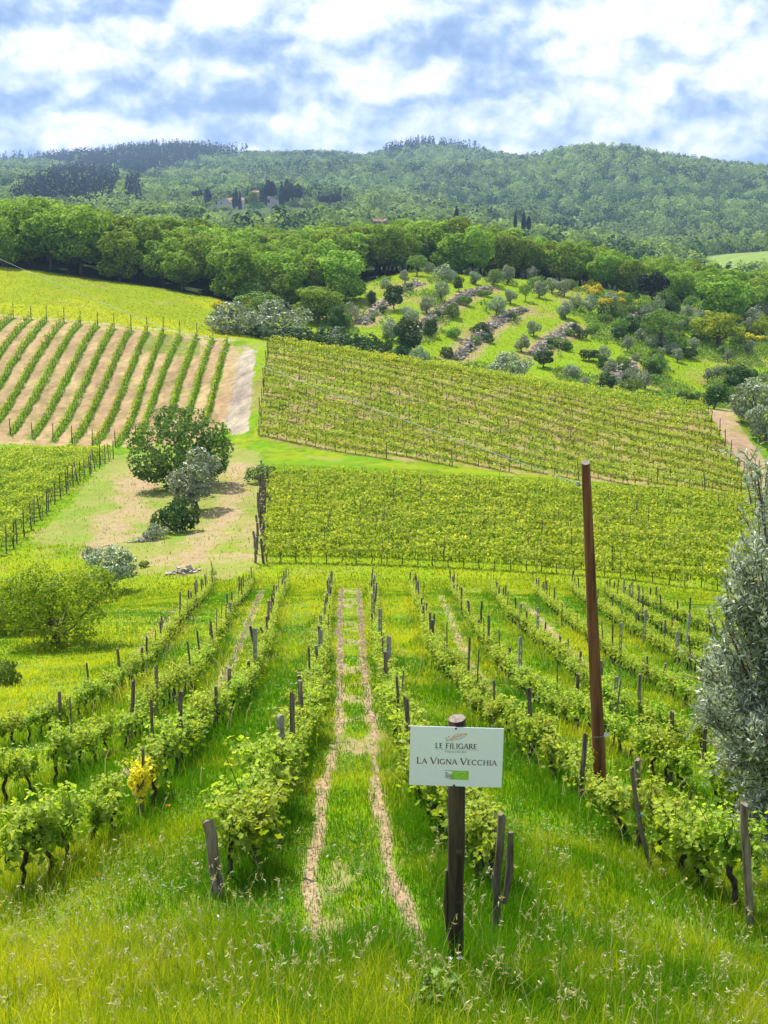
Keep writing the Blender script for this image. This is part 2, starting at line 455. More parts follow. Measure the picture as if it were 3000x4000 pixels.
SIDE_TRACKS = [[(1020, 2307), (989, 2391), (947, 2494), (905, 2584), (863, 2681), (803, 2747), (736, 2807), (663, 2896), (577, 2955), (504, 3022)],
               [(1721, 2327), (1771, 2444), (1835, 2589), (1916, 2697)], [(2042, 2354), (2151, 2471), (2305, 2607)],
               [(1309, 2282), (1500, 2288), (1700, 2296), (2060, 2310)], [(2404, 3070), (2520, 3110), (2639, 3170)], [(760, 2330), (690, 2410), (640, 2490)]]
row_w = {k: ground(*np.array(v, float).T) for k, v in ROWS.items()}
track_w = [ground(*np.array(v, float).T) for v in TRACKS]
side_w = [ground(*np.array(v, float).T) for v in SIDE_TRACKS]
z3 = zz(.663, 0, 1200); z4c = zz(1.2055, 1000, 1300); z7 = zz(.603, 1250, 1000); z8 = zz(.482, 2200, 1100); z1 = zz(.904, 0, 500); z2 = zz(.904, 1500, 500); z5 = zz(.663, 0, 2100); z4 = zz(.3617, 750, 680)
UL_ROWS = [z3(p) for p in ([(-20, 52), (-600, 715)], [(78, 60), (-460, 722)], [(182, 70), (-330, 727)], [(275, 80), (-200, 735)], [(378, 90), (-70, 742)], [(475, 100), (60, 752)], [(575, 112), (190, 772)], [(673, 125), (312, 790)],
                           [(772, 137), (424, 806)], [(868, 147), (545, 822)], [(962, 157), (680, 825)], [(1060, 170), (870, 640), (800, 806)], [(1160, 182), (1030, 540), (930, 800)], [(1255, 195), (1120, 600), (1050, 800)], [(1338, 215), (1230, 620), (1205, 700)])]
ul_w = [ground(*np.array(p, float).T) for p in UL_ROWS]
UL_POLY = [(-900, 1195), (0, 1236), (400, 1268), (900, 1340), (945, 1400), (880, 1650), (830, 1715), (560, 1745), (0, 1735), (-900, 1700)]
UR_POLY = [(1045, 1345), (1500, 1417), (2000, 1497), (2550, 1587), (2745, 1602), (2850, 1780), (2940, 1930), (2500, 1900), (2000, 1846), (1500, 1792), (1200, 1752), (1005, 1712)]
MID = [g1(1040, 2195), g1(2990, 2325), g1(2990, 1985), g1(1052, 1885)]      # corners: near left, near right, far right, far left
LL = [g1(15, 2165), g1(430, 1792)]
WALLS = [z7(p) for p in ([(275, 440), (380, 350), (520, 235), (630, 180)], [(620, 520), (740, 400), (870, 310), (960, 250), (1100, 215)], [(880, 670), (980, 570), (1100, 470), (1230, 390), (1310, 350)], [(1390, 640), (1480, 560), (1560, 510), (1650, 455)])]
WALLS += [z8(p) for p in ([(400, 820), (480, 730), (560, 670)], [(430, 260), (540, 300), (620, 240)])]
wall_w = [ground(*np.array(p, float).T, ymin=168) for p in WALLS]

# ------------------------------------------------------------------ materials
def mat_leaf(name, c1, c2, trans=0.35, warm=(1.25, 1.1, .5), rough=.6, vary=.25, spec=.12):
    m = bpy.data.materials.new(name); m.use_nodes = True; k = NT(m.node_tree)
    out = k.new('ShaderNodeOutputMaterial')
    at = k.new('ShaderNodeAttribute', attribute_name='tint')
    oi = k.new('ShaderNodeObjectInfo')
    col = k.mix(at.outputs['Fac'], (*c1, 1), (*c2, 1))
    hsv = k.new('ShaderNodeHueSaturation'); k.link(col, hsv.inputs['Color'])
    k.link(k.math('MULTIPLY_ADD', oi.outputs['Random'], .03, .492), hsv.inputs['Hue'])
    k.link(k.math('MULTIPLY_ADD', oi.outputs['Random'], vary * 2, 1 - vary), hsv.inputs['Value'])
    p = k.new('ShaderNodeBsdfPrincipled'); k.link(hsv.outputs[0], p.inputs['Base Color'])
    p.inputs['Roughness'].default_value = rough; p.inputs['Specular IOR Level'].default_value = spec
    t = k.new('ShaderNodeBsdfTranslucent')
    wv = k.vmath('MULTIPLY', hsv.outputs[0], warm); k.link(wv.outputs[0], t.inputs[0])
    mx = k.new('ShaderNodeMixShader'); mx.inputs[0].default_value = trans
    k.link(p.outputs[0], mx.inputs[1]); k.link(t.outputs[0], mx.inputs[2]); k.link(mx.outputs[0], out.inputs[0])
    return m


def mat_plain(name, c1, c2, scale=6, rough=.8, bump=.0, stretch=(1, 1, 1), spec=.3, detail=6, obj_vary=0.0):
    m = bpy.data.materials.new(name); m.use_nodes = True; k = NT(m.node_tree)
    out = k.new('ShaderNodeOutputMaterial'); p = k.new('ShaderNodeBsdfPrincipled'); k.link(p.outputs[0], out.inputs[0])
    tc = k.new('ShaderNodeTexCoord'); mp = k.new('ShaderNodeMapping'); mp.inputs['Scale'].default_value = stretch
    oi = k.new('ShaderNodeObjectInfo')
    k.link(tc.outputs['Object'], mp.inputs[0])
    off = k.vmath('ADD', mp.outputs[0], None); cmb = k.new('ShaderNodeCombineXYZ')
    k.link(k.math('MULTIPLY', oi.outputs['Random'], 40.0), cmb.inputs[0]); k.link(cmb.outputs[0], off.inputs[1])
    n = k.noise(off.outputs[0], scale, detail, .6)
    f = k.maprange(n.outputs[0], .32, .68)
    col = k.mix(f, (*c1, 1), (*c2, 1))
    if obj_vary:
        hsv = k.new('ShaderNodeHueSaturation'); k.link(col, hsv.inputs['Color'])
        k.link(k.math('MULTIPLY_ADD', oi.outputs['Random'], obj_vary * 2, 1 - obj_vary), hsv.inputs['Value']); col = hsv.outputs[0]
    k.link(col, p.inputs['Base Color']); p.inputs['Roughness'].default_value = rough; p.inputs['Specular IOR Level'].default_value = spec
    if bump:
        b = k.new('ShaderNodeBump'); b.inputs['Strength'].default_value = bump; b.inputs['Distance'].default_value = .02
        k.link(n.outputs[0], b.inputs['Height']); k.link(b.outputs[0], p.inputs['Normal'])
    return m


def mat_ground(name, fine=9.0, amt=.45):
    m = bpy.data.materials.new(name); m.use_nodes = True; k = NT(m.node_tree)
    out = k.new('ShaderNodeOutputMaterial'); p = k.new('ShaderNodeBsdfPrincipled'); k.link(p.outputs[0], out.inputs[0])
    at = k.new('ShaderNodeAttribute', attribute_name='ground_tint')
    tc = k.new('ShaderNodeTexCoord')
    n = k.noise(tc.outputs['Object'], fine, 8, .65)
    n2 = k.noise(tc.outputs['Object'], fine * .17, 5, .6)
    f = k.math('ADD', k.math('MULTIPLY', n.outputs[0], .7), k.math('MULTIPLY', n2.outputs[0], .3))
    v = k.maprange(f, .3, .7, 1 - amt, 1 + amt, smooth=False)
    hsv = k.new('ShaderNodeHueSaturation'); k.link(at.outputs['Color'], hsv.inputs['Color']); k.link(v, hsv.inputs['Value'])
    k.link(k.maprange(n2.outputs[0], .3, .7, .485, .515, smooth=False), hsv.inputs['Hue'])
    k.link(hsv.outputs[0], p.inputs['Base Color']); p.inputs['Roughness'].default_value = .95; p.inputs['Specular IOR Level'].default_value = .05
    b = k.new('ShaderNodeBump'); b.inputs['Strength'].default_value = .5; b.inputs['Distance'].default_value = .4 / fine
    k.link(n.outputs[0], b.inputs['Height']); k.link(b.outputs[0], p.inputs['Normal'])
    return m


M = {}
M['ground'] = mat_ground('grassy_ground', 9.0, .4)
M['track'] = mat_ground('trodden_earth', 22.0, .4)
M['hillside'] = mat_ground('meadow_ground', 1.6, .35)
M['hills'] = mat_ground('hill_ground', .08, .3)
M['grass'] = mat_leaf('grass_blade', (.10, .225, .004), (.58, .54, .03), .5, (1.1, 1.1, .35), .65, .0, .08)
M['weed'] = mat_leaf('weed_leaf', (.06, .19, .006), (.40, .50, .16), .35, (1.15, 1.1, .5), .6, .0, .1)
M['dry'] = mat_leaf('dry_grass', (.42, .40, .13), (.62, .58, .32), .35, (1.1, 1, .8), .6, .0)
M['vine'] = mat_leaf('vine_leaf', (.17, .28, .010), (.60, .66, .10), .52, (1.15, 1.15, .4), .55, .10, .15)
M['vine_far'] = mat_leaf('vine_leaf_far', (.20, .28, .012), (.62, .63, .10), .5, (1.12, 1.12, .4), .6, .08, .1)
M['gold'] = mat_leaf('yellowed_vine_leaf', (.70, .58, .02), (.88, .76, .06), .4, (1.2, 1.0, .5), .5, .0)
M['oak'] = mat_leaf('oak_leaf', (.085, .17, .012), (.40, .50, .07), .42, (1.15, 1.2, .5), .6, .25, .08)
M['dark'] = mat_leaf('dark_leaf', (.03, .075, .012), (.12, .20, .035), .2, (1.2, 1.2, .5), .5, .25)
M['deepoak'] = mat_leaf('deep_oak_leaf', (.035, .085, .010), (.17, .25, .035), .35, (1.2, 1.2, .5), .6, .1, .1)
M['lime'] = mat_leaf('yellow_green_leaf', (.07, .16, .004), (.44, .52, .03), .4, (1.3, 1.15, .4), .5, .1)
M['olive'] = mat_leaf('olive_leaf', (.15, .19, .085), (.44, .49, .30), .2, (1.1, 1.1, .7), .42, .18, .4)
M['olive_near'] = mat_leaf('silver_olive_leaf', (.20, .24, .13), (.72, .75, .62), .25, (1.1, 1.1, .7), .38, .0, .45)
M['scrub'] = mat_leaf('scrub_leaf', (.08, .17, .018), (.30, .42, .08), .28, (1.2, 1.15, .5), .5, .25)
M['broom'] = mat_leaf('broom_flower', (.78, .56, .0), (.95, .76, .02), .25, (1.1, 1, .4), .6, .08)
M['conifer'] = mat_leaf('conifer_needle', (.006, .020, .010), (.022, .045, .020), .1, (1.1, 1.1, .6), .55, .2)
M['wood_far'] = mat_leaf('far_wood_leaf', (.018, .06, .014), (.40, .48, .12), .25, (1.2, 1.15, .5), .7, .0, .05)
M['bark'] = mat_plain('bark', (.05, .036, .025), (.14, .11, .08), 14, .9, .6, (1, 1, .25))
M['vinewood'] = mat_plain('old_vine_wood', (.022, .015, .011), (.085, .06, .042), 30, .95, .9, (1, 1, .3))
M['post'] = mat_plain('weathered_post', (.065, .046, .034), (.24, .185, .14), 24, .9, .7, (1, 1, .12), obj_vary=.3)
M['signpost'] = mat_plain('dark_stained_post', (.020, .013, .009), (.105, .072, .044), 14, .85, .6, (1, 1, .1))
M['endgrain'] = mat_plain('sawn_end', (.16, .12, .09), (.34, .28, .22), 40, .9, .3)
M['pole'] = mat_plain('brown_pole', (.060, .020, .008), (.27, .105, .042), 16, .75, .5, (1, 1, .05))
M['concrete'] = mat_plain('concrete_post', (.20, .175, .155), (.38, .345, .31), 26, .9, .5)
M['stone'] = mat_plain('field_stone', (.27, .225, .165), (.52, .45, .36), 3, .95, .5, obj_vary=.1)
M['pebble'] = mat_plain('pebble', (.22, .15, .10), (.42, .31, .22), 5, .95, .3)
M['metal'] = mat_plain('galvanised_wire', (.24, .27, .26), (.36, .39, .38), 30, .45, .0, spec=.5)
M['sign'] = mat_plain('sign_face', (.84, .82, .96), (.88, .86, .98), 2, .42, .0, spec=.4)
M['ink'] = mat_plain('black_print', (.03, .03, .035), (.05, .05, .055), 9, .5)
M['purple'] = mat_plain('purple_print', (.11, .012, .055), (.13, .018, .07), 9, .5)
M['orange'] = mat_plain('ochre_print', (.60, .29, .10), (.66, .34, .13), 9, .5)
M['greyprint'] = mat_plain('grey_print', (.36, .39, .40), (.44, .46, .47), 9, .5)
M['greenprint'] = mat_plain('green_print', (.27, .55, .03), (.31, .60, .05), 9, .5)
M['whiteprint'] = mat_plain('white_print', (.70, .82, .55), (.76, .86, .62), 9, .5)
M['plaster'] = mat_plain('pale_plaster', (.56, .50, .44), (.70, .64, .57), .6, .9)
M['pinkplaster'] = mat_plain('pink_plaster', (.42, .20, .14), (.50, .26, .19), .6, .9)
M['rooftile'] = mat_plain('clay_roof', (.24, .12, .07), (.40, .22, .13), 1.2, .9, obj_vary=.15)
M['window'] = mat_plain('dark_window', (.02, .02, .022), (.04, .04, .045), 2, .3)
M['tag'] = mat_plain('white_tag', (.72, .74, .74), (.8, .8, .8), 8, .4)
M['teal'] = mat_plain('teal_tie', (.02, .30, .30), (.04, .38, .36), 8, .5)
M['petal'] = mat_plain('white_petal', (.75, .74, .74), (.85, .85, .84), 8, .6)

# ------------------------------------------------------------------ land: ground, track, hillside, hills
G_BRIGHT = np.array([.135, .25, .004]); G_MID = np.array([.11, .20, .006]); G_YEL = np.array([.25, .29, .005]); G_DRY = np.array([.27, .25, .075]); G_DEEP = np.array([.06, .145, .006])
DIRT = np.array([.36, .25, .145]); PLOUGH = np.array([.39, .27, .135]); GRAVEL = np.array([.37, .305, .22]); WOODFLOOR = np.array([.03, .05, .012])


def lerp(a, b, t): return a + (b - a) * np.clip(t, 0, 1)[..., None]
def sstep(a, b, x):
    t = np.clip((x - a) / (b - a), 0, 1); return t * t * (3 - 2 * t)


def paint():
    X, Y, PX, PY = XG, YG, PXG, PYG
    # ragged edges
    jit = fbm(X * 1.1, Y * 1.1, 4, 21) - .5
    C = np.empty(X.shape + (3,)); C[:] = G_BRIGHT
    n_big = fbm(X / 4.5, Y / 4.5, 4, 1); n_mid = fbm(X / 1.1, Y / 1.1, 4, 2)
    C = lerp(C, G_YEL, sstep(.5, .72, n_big) * .7); C = lerp(C, G_DEEP, sstep(.55, .75, n_mid) * .5)
    C = lerp(C, G_DRY, sstep(.62, .8, fbm(X / 2.2, Y / 2.2, 4, 31)) * .5)
    dirt = np.zeros(X.shape)
    near = Y < 92
    rows = [near & (Y > 6)]
    sel = np.where(near.ravel())[0]
    x = X.ravel()[sel]; y = Y.ravel()[sel]; j = jit.ravel()[sel]
    dn = np.zeros(len(sel))
    wob = (fbm(y / 2.6, y * 0 + 3.3, 3, 61) - .5) * .22
    for pts in track_w:
        d = seg_dist(x + wob, y, pts); dn = np.maximum(dn, 1 - sstep(.02, .085, d + j * .16 - .0009 * np.clip(y - 16, 0, 60)))
    # bare ground between the wheel tracks in places
    mid_d = np.minimum(seg_dist(x, y, (track_w[0] + track_w[1]) / 2), 9)
    dry_mid = (1 - sstep(.15, .6, mid_d + j * .5)) * sstep(.48, .68, fbm(x / .5 + 4, y / 1.3, 4, 77))
    sdn = np.zeros(len(sel))
    for pts in side_w:
        d = seg_dist(x, y, pts); sdn = np.maximum(sdn, (1 - sstep(.06, .17, d + j * .35)) * .85)
    t_flat = np.maximum(dn, sdn); dirt.ravel()[sel] = np.maximum(t_flat, dry_mid * .7)
    # the strip under each vine row is rougher, deeper green and drier
    rd = np.full(len(sel), 9.0)
    for pts in row_w.values(): rd = np.minimum(rd, seg_dist(x, y, pts))
    strip = (1 - sstep(.3, .6, rd))
    cc = C.reshape(-1, 3); cs = cc[sel]
    cs = lerp(cs, np.array([.16, .17, .02]), strip * .7)
    # yellowish stripe down the middle of the mown lanes
    cs = lerp(cs, G_YEL, sstep(.85, 1.1, rd) * .45)
    cc[sel] = cs
    # valley floor: drier, pale
    vy = (Y > 74) & (Y < 152)
    val = vy & inpoly(PX + jit * 110, PY + jit * 70, [(430, 1790), (640, 1740), (900, 1730), (1000, 1760), (1060, 1860), (1030, 2200), (900, 2270), (640, 2240), (420, 2250), (330, 2120), (120, 2130)])
    C[val] = lerp(C[val], G_DRY, .5 + 1.1 * (n_big[val] - .35))
    for cx, cy, rx, ry, s in ([(535, 1890, 95, 38, .95), (450, 2065, 105, 75, .8), (880, 2015, 80, 42, .85), (760, 2165, 100, 26, .85), (930, 1822, 40, 16, .95), (640, 2190, 60, 20, .5), (560, 2010, 60, 50, .5), (980, 2100, 60, 60, .35), (900, 2180, 160, 30, .4), (620, 2120, 30, 20, .5)]):
        d = np.hypot((PX - cx) / rx, (PY - cy) / ry) + jit * 1.5
        dirt = np.maximum(dirt, vy * s * (1 - sstep(.5, 1.15, d)))
    for pts_, wd_ in (([(560, 1870), (520, 1930), (480, 2010), (440, 2080), (380, 2160)], 1.1), ([(935, 1815), (915, 1900), (890, 1990), (850, 2060), (790, 2140), (730, 2200)], .9), ([(640, 2185), (760, 2165), (900, 2170), (1010, 2180)], .7)):
        d = seg_dist(X, Y, ground(*np.array(pts_, float).T)) + jit * 3.2
        dirt = np.maximum(dirt, vy * .75 * (1 - sstep(wd_ * .4, wd_ * 1.6, d)))
    tanlane = vy | near
    d = seg_dist(X, Y, ground([770, 700, 650, 620], [2330, 2400, 2470, 2540])) + jit * .8
    dirt = np.maximum(dirt, (Y < 80) * .75 * (1 - sstep(.3, .8, d)))
    C = lerp(C, DIRT, dirt)
    # upper-left meadow, strongly yellow
    me = (Y >= 176) & (Y < 250) & (PX < 960) & ~inpoly(PX, PY, UL_POLY)
    b2 = fbm(X / 7, Y / 12, 4, 41)
    C[me] = lerp(np.broadcast_to(np.array([.20, .26, .006]), (me.sum(), 3)).copy(), np.array([.28, .31, .004]), sstep(.42, .66, b2[me]))
    C[me] = lerp(C[me], G_DRY, sstep(.60, .75, n_big[me]) * .5)
    # ploughed plot, upper left, with green strips below the rows
    pl = (Y > 140) & (Y < 200) & inpoly(PX + jit * 12, PY + jit * 10, UL_POLY)
    rdist = np.full(pl.sum(), 9.0)
    for pts in ul_w: rdist = np.minimum(rdist, seg_dist(X[pl], Y[pl], pts))
    a = sstep(.30, .62, rdist + jit[pl] * .7) * (0.72 + .5 * n_mid[pl])
    a = a * np.where((PX[pl] > 560) & (PX[pl] < 780), np.where(n_big[pl] > .45, 1, .35), 1)
    C[pl] = lerp(np.broadcast_to(G_MID, (pl.sum(), 3)).copy(), PLOUGH * (0.68 + .62 * n_mid[pl])[:, None], a)
    # pale line along the headland
    hd = (Y > 150) & (Y < 215)
    d = seg_dist(X[hd], Y[hd], ground([-300, 0, 400, 700, 900], [1205, 1230, 1262, 1296, 1330])) + jit[hd] * .6
    C[hd] = lerp(C[hd], GRAVEL * 1.05, (1 - sstep(.3, .75, d)) * .7)
    gp = (Y > 135) & (Y < 182) & inpoly(PX + jit * 30, PY + jit * 30, [(955, 1352), (1000, 1366), (988, 1500), (965, 1690), (900, 1694), (880, 1664), (900, 1560), (922, 1419)])
    C[gp] = GRAVEL * (0.55 + .85 * n_mid[gp])[:, None]
    gs = (Y > 135) & (Y < 185) & inpoly(PX + jit * 20, PY + jit * 20, [(900, 1350), (955, 1352), (910, 1450), (872, 1680), (845, 1700), (870, 1560)])
    C[gs] = lerp(C[gs], PLOUGH, .55 + .5 * (n_mid[gs] - .5))
    # right-hand vineyard soil
    ur = (Y > 110) & (Y < 176) & inpoly(PX + jit * 10, PY + jit * 10, UR_POLY)
    C[ur] = lerp(np.broadcast_to(np.array([.20, .22, .02]), (ur.sum(), 3)).copy(), np.array([.34, .25, .11]), sstep(.45, .62, n_mid[ur]) * .8)
    # middle + lower left plots: grass below the vines
    # terraces
    te = (Y >= 150) & (Y < 275) & (PX >= 960) & ~ur & ~gp
    C[te] = lerp(np.broadcast_to(np.array([.19, .29, .004]), (te.sum(), 3)).copy(), np.array([.25, .25, .05]), sstep(.52, .72, fbm(X[te] / 6, Y[te] / 9, 4, 51)))
    for pts in wall_w:
        d = seg_dist(X[te], Y[te], pts) + jit[te] * 1.2
        C[te] = lerp(C[te], np.array([.33, .24, .13]), (1 - sstep(1.3, 2.9, d)) * .85)
    rd2 = (Y > 120) & (Y < 172) & inpoly(PX + jit * 25, PY + jit * 25, [(2760, 1600), (2860, 1595), (2900, 1680), (2990, 1800), (3100, 1960), (2960, 1960), (2900, 1850)])
    C[rd2] = lerp(np.broadcast_to(DIRT * 1.05, (rd2.sum(), 3)).copy(), G_DRY * 1.1, sstep(.42, .62, n_big[rd2]))
    # wood floor and far hills
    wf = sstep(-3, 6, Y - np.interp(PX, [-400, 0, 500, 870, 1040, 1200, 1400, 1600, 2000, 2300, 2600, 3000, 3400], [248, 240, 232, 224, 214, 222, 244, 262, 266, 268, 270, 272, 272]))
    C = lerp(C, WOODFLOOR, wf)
    fm = (Y > 560) & (Y < 860) & (PX > 2720)
    fmm = fm * (sstep(2725, 2770, PX + jit * 20))
    C = lerp(C, np.array([.20, .27, .055]), fmm * sstep(560, 600, Y))
    ol = (Y > 840) & (Y < 1150) & (PX > 480) & (PX < 1400)
    C = lerp(C, np.array([.09, .13, .04]), ol * .6)
    return C, t_flat, sel, fmm
CLR, TFLAT, TSEL, FARMEADOW = paint()


def make_land():
    nr, nc = XG.shape
    V = np.stack([XG, YG, ZG], -1).reshape(-1, 3)
    trk = np.zeros(nr * nc); trk[TSEL] = TFLAT
    i = np.arange(nr - 1)[:, None] * nc + np.arange(nc - 1)[None, :]
    F = np.stack([i, i + 1, i + nc + 1, i + nc], -1).reshape(-1, 4)
    fy = V[F[:, 0], 1]; ft = trk[F].mean(1)
    kinds = np.where(ft > .5, 1, np.where(fy < 135, 0, np.where(fy < 480, 2, 3)))
    for k, (nm, mt, lab) in enumerate((('ground', 'ground', None), ('track', 'track', None), ('hillside', 'hillside', None), ('hills', 'hills', None))):
        f = F[kinds == k]
        used = np.unique(f); mp = np.zeros(nr * nc, np.int64); mp[used] = np.arange(len(used))
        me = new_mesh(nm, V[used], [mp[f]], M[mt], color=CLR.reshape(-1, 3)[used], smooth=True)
        tag(obj(nm, me), kind='structure')
make_land()
#__PART2__
# ------------------------------------------------------------------ plants: meshes made once, used many times
def ORD(n):
    return f"{n}{'th' if 10 <= n % 100 <= 20 else {1: 'st', 2: 'nd', 3: 'rd'}.get(n % 10, 'th')}"


def sph(n, rng):
    v = rng.standard_normal((n, 3)); return unit(v)


def crown_cloud(rng, blobs, n, size, aspect=.75, out_w=.75, up_w=.25, fill=.25):
    """leaf cards near the skins of overlapping lobes"""
    b = np.array([[*c, *r] for c, r in blobs], float)
    area = (b[:, 3] * b[:, 4] + b[:, 4] * b[:, 5] + b[:, 3] * b[:, 5]); pr = area / area.sum()
    P = []; N = []; got = 0
    while got < n:
        k = rng.choice(len(b), n, p=pr); d = sph(n, rng)
        rad = 1 - np.abs(rng.normal(0, fill, n)) * .8 + rng.normal(0, .05, n)
        p = b[k, :3] + d * b[k, 3:] * rad[:, None]
        inside = np.zeros(n, int)
        for c in b: inside += (((p - c[:3]) / (c[3:] * .72)) ** 2).sum(1) < 1
        keep = (inside == 0) | (rng.random(n) < .12)
        P.append(p[keep]); N.append(unit(d / b[k, 3:])[keep]); got += keep.sum()
    P = np.concatenate(P)[:n]; N = np.concatenate(N)[:n]
    N = N * out_w + sph(n, rng) * .55 + np.array([0, 0, up_w])
    s = size * (0.65 + .7 * rng.random(n))
    V, F = cards(P, N, s, aspect, rng)
    return V, F, P


def lobes(rng, c, R, k, rel=(.34, .5), flat=1.0, low=False):
    """k lobes scattered over an ellipsoid of centre c, radii R"""
    c = np.asarray(c, float); R = np.asarray(R, float); out = [(c, R * .68)]
    d = sph(k, rng); d[:, 2] = np.abs(d[:, 2]) * 1.0 - .35 if not low else rng.uniform(-.95, .95, k)
    for i in range(k):
        q = rng.uniform(*rel); dd = unit(d[i]); out.append((c + dd * R * (1 - q * .75), np.full(3, R.mean() * q) * np.array([1, 1, flat * rng.uniform(.75, 1.1)])))
    return out


def limbs_mesh(name, rng, H, blobs, r0, th, mat, stems=1, seg=7):
    g = Geo()
    for s in range(stems):
        a0 = rng.uniform(0, 6.28); off = np.array([math.cos(a0), math.sin(a0), 0]) * (r0 * 1.3 if stems > 1 else 0)
        top = np.array([rng.normal(0, r0 * .9), rng.normal(0, r0 * .9), th]) + off * 2
        t = np.linspace(0, 1, 6)[:, None]
        path = off * (1 - t) + top * t + np.concatenate([rng.normal(0, r0 * .22, (6, 2)), np.zeros((6, 1))], 1) * (t > 0)
        path[0, 2] = -.25
        add_tube(g, path, r0 * np.array([1.35, 1.05, .95, .88, .8, .7]), seg, jitter=.06, rng=rng)
        for c, r in blobs[1 + s::stems][:7]:
            e = np.asarray(c) * .92; st = path[rng.integers(3, 6)]
            t2 = np.linspace(0, 1, 5)[:, None]
            br = st * (1 - t2) + e * t2 + rng.normal(0, .03 * H, (5, 3)) * np.sin(t2 * 3.14)
            br[:, 2] += .05 * H * np.sin(t2[:, 0] * 3.14) * -.4
            add_tube(g, br, r0 * np.array([.55, .42, .32, .22, .1]), 5, rng=rng)
    return g.mesh(name, mat, True)


def make_plant(rng, kind):
    """(trunk mesh or None, crown mesh, height, width) in metres"""
    if kind == 'oak':
        Hh = 12; R = np.array([rng.uniform(3.6, 4.6)] * 2 + [rng.uniform(4.9, 5.5)]); c = (0, 0, Hh - R[2] - .1)
        b = lobes(rng, c, R, 20, (.26, .44), low=True); n, s = 4900, .46; r0, th = .22, 3.6; mat = 'oak'
    elif kind == 'edgeoak':
        Hh = 9; R = np.array([3.6, 3.6, 4.3]); c = (0, 0, Hh - R[2] - .1)
        b = lobes(rng, c, R, 20, (.26, .44), low=True); n, s = 4000, .42; r0, th = .2, 2.5; mat = 'oak'
    elif kind == 'darktree':
        Hh = 5; R = np.array([1.6, 1.6, 2.35]); c = (0, 0, Hh - R[2])
        b = lobes(rng, c, R, 15, (.28, .45), low=True); n, s = 2000, .28; r0, th = .12, 1.2; mat = 'dark'
    elif kind == 'lighttree':
        Hh = 6; R = np.array([2.5, 2.5, 2.3]); c = (0, 0, Hh - R[2])
        b = lobes(rng, c, R, 16, (.25, .42)); n, s = 2300, .26; r0, th = .13, 2.2; mat = 'scrub'
    elif kind == 'yellowtree':
        Hh = 5; R = np.array([2.4, 2.4, 2.3]); c = (0, 0, Hh - R[2])
        b = lobes(rng, c, R, 15, (.25, .42)); n, s = 2100, .26; r0, th = .12, 1.5; mat = 'lime'
    elif kind == 'olive':
        Hh = 3.2; R = np.array([1.35, 1.35, 1.5]); c = (0, 0, Hh - R[2])
        b = lobes(rng, c, R, 13, (.28, .46), low=True); n, s = 1800, .18; r0, th = .13, .9; mat = 'olive'
    elif kind == 'spread':
        Hh = 7; R = np.array([4.1, 4.1, 3.5]); c = (0, 0, 3.55)
        b = lobes(rng, c, R, 28, (.2, .38), low=True); n, s = 5600, .27; r0, th = .2, 1.0; mat = 'deepoak'
    elif kind == 'yellowspread':
        Hh = 5; R = np.array([2.7, 2.7, 2.5]); c = (0, 0, 2.45)
        b = lobes(rng, c, R, 28, (.2, .38), low=True); n, s = 9500, .14; r0, th = .13, .9; mat = 'lime'
    elif kind == 'bush':
        Hh = 1.6; R = np.array([1.2, 1.2, .95]); c = (0, 0, .68)
        b = lobes(rng, c, R, 11, (.3, .5)); n, s = 1100, .18; r0, th = .05, .5; mat = 'scrub'
    elif kind == 'darkbush':
        Hh = 1.6; R = np.array([1.2, 1.2, .95]); c = (0, 0, .68)
        b = lobes(rng, c, R, 11, (.3, .5)); n, s = 1100, .18; r0, th = .05, .5; mat = 'dark'
    elif kind == 'greybush':
        Hh = 1.8; R = np.array([1.6, 1.4, 1.0]); c = (0, 0, .8)
        b = lobes(rng, c, R, 13, (.3, .5)); n, s = 1500, .17; r0, th = .05, .5; mat = 'olive'
    elif kind == 'cypress':
        Hh = 14; b = [(np.array([0, 0, z]), np.array([q, q, 1.6])) for z, q in zip(np.linspace(1.4, 12.6, 9), [.95, 1.15, 1.25, 1.25, 1.15, 1.0, .82, .6, .38])]
        n, s = 1500, .55; r0, th = .22, 3; mat = 'conifer'
    elif kind == 'umbrella':
        Hh = 13; R = np.array([6.0, 6.0, 4.5]); c = (0, 0, 8.3)
        b = lobes(rng, c, R, 16, (.3, .45)); n, s = 2400, .7; r0, th = .4, 5; mat = 'conifer'
    V, F, P = crown_cloud(rng, b, n, s, fill=.28 if kind != 'cypress' else .12)
    if kind == 'cypress': V[:, :2] *= 1.0
    V[:, 2] = np.maximum(V[:, 2], .03)
    lump = fbm(P[:, 0] * 1.1 / s * .3 + 40, (P[:, 1] + P[:, 2] * 1.7) * 1.1 / s * .3 + 9, 3, 5)
    tint = np.repeat(np.clip(.5 + (lump - .5) * 1.3 + rng.normal(0, .22, len(P)), 0, 1), 4)
    cm = new_mesh('crown', V, [F], M[mat], tint=tint)
    tm = limbs_mesh('trunk', rng, Hh, b, r0, th, M['bark'], stems=3 if kind in ('bush', 'spread', 'yellowspread', 'darkbush', 'greybush', 'yellowtree') else 1)
    return tm, cm, Hh, 2 * max(np.percentile(np.abs(P[:, 0]), 96), .3)


PLANTS = {k: [make_plant(np.random.default_rng(100 + 13 * i + 7 * len(k) + ord(k[0])), k) for i in range(n)] for k, n in
          dict(oak=6, edgeoak=3, darktree=3, lighttree=2, yellowtree=2, olive=5, bush=3, darkbush=3, greybush=2, cypress=3, umbrella=2, spread=1, yellowspread=2).items()}
PR = random.Random(11)


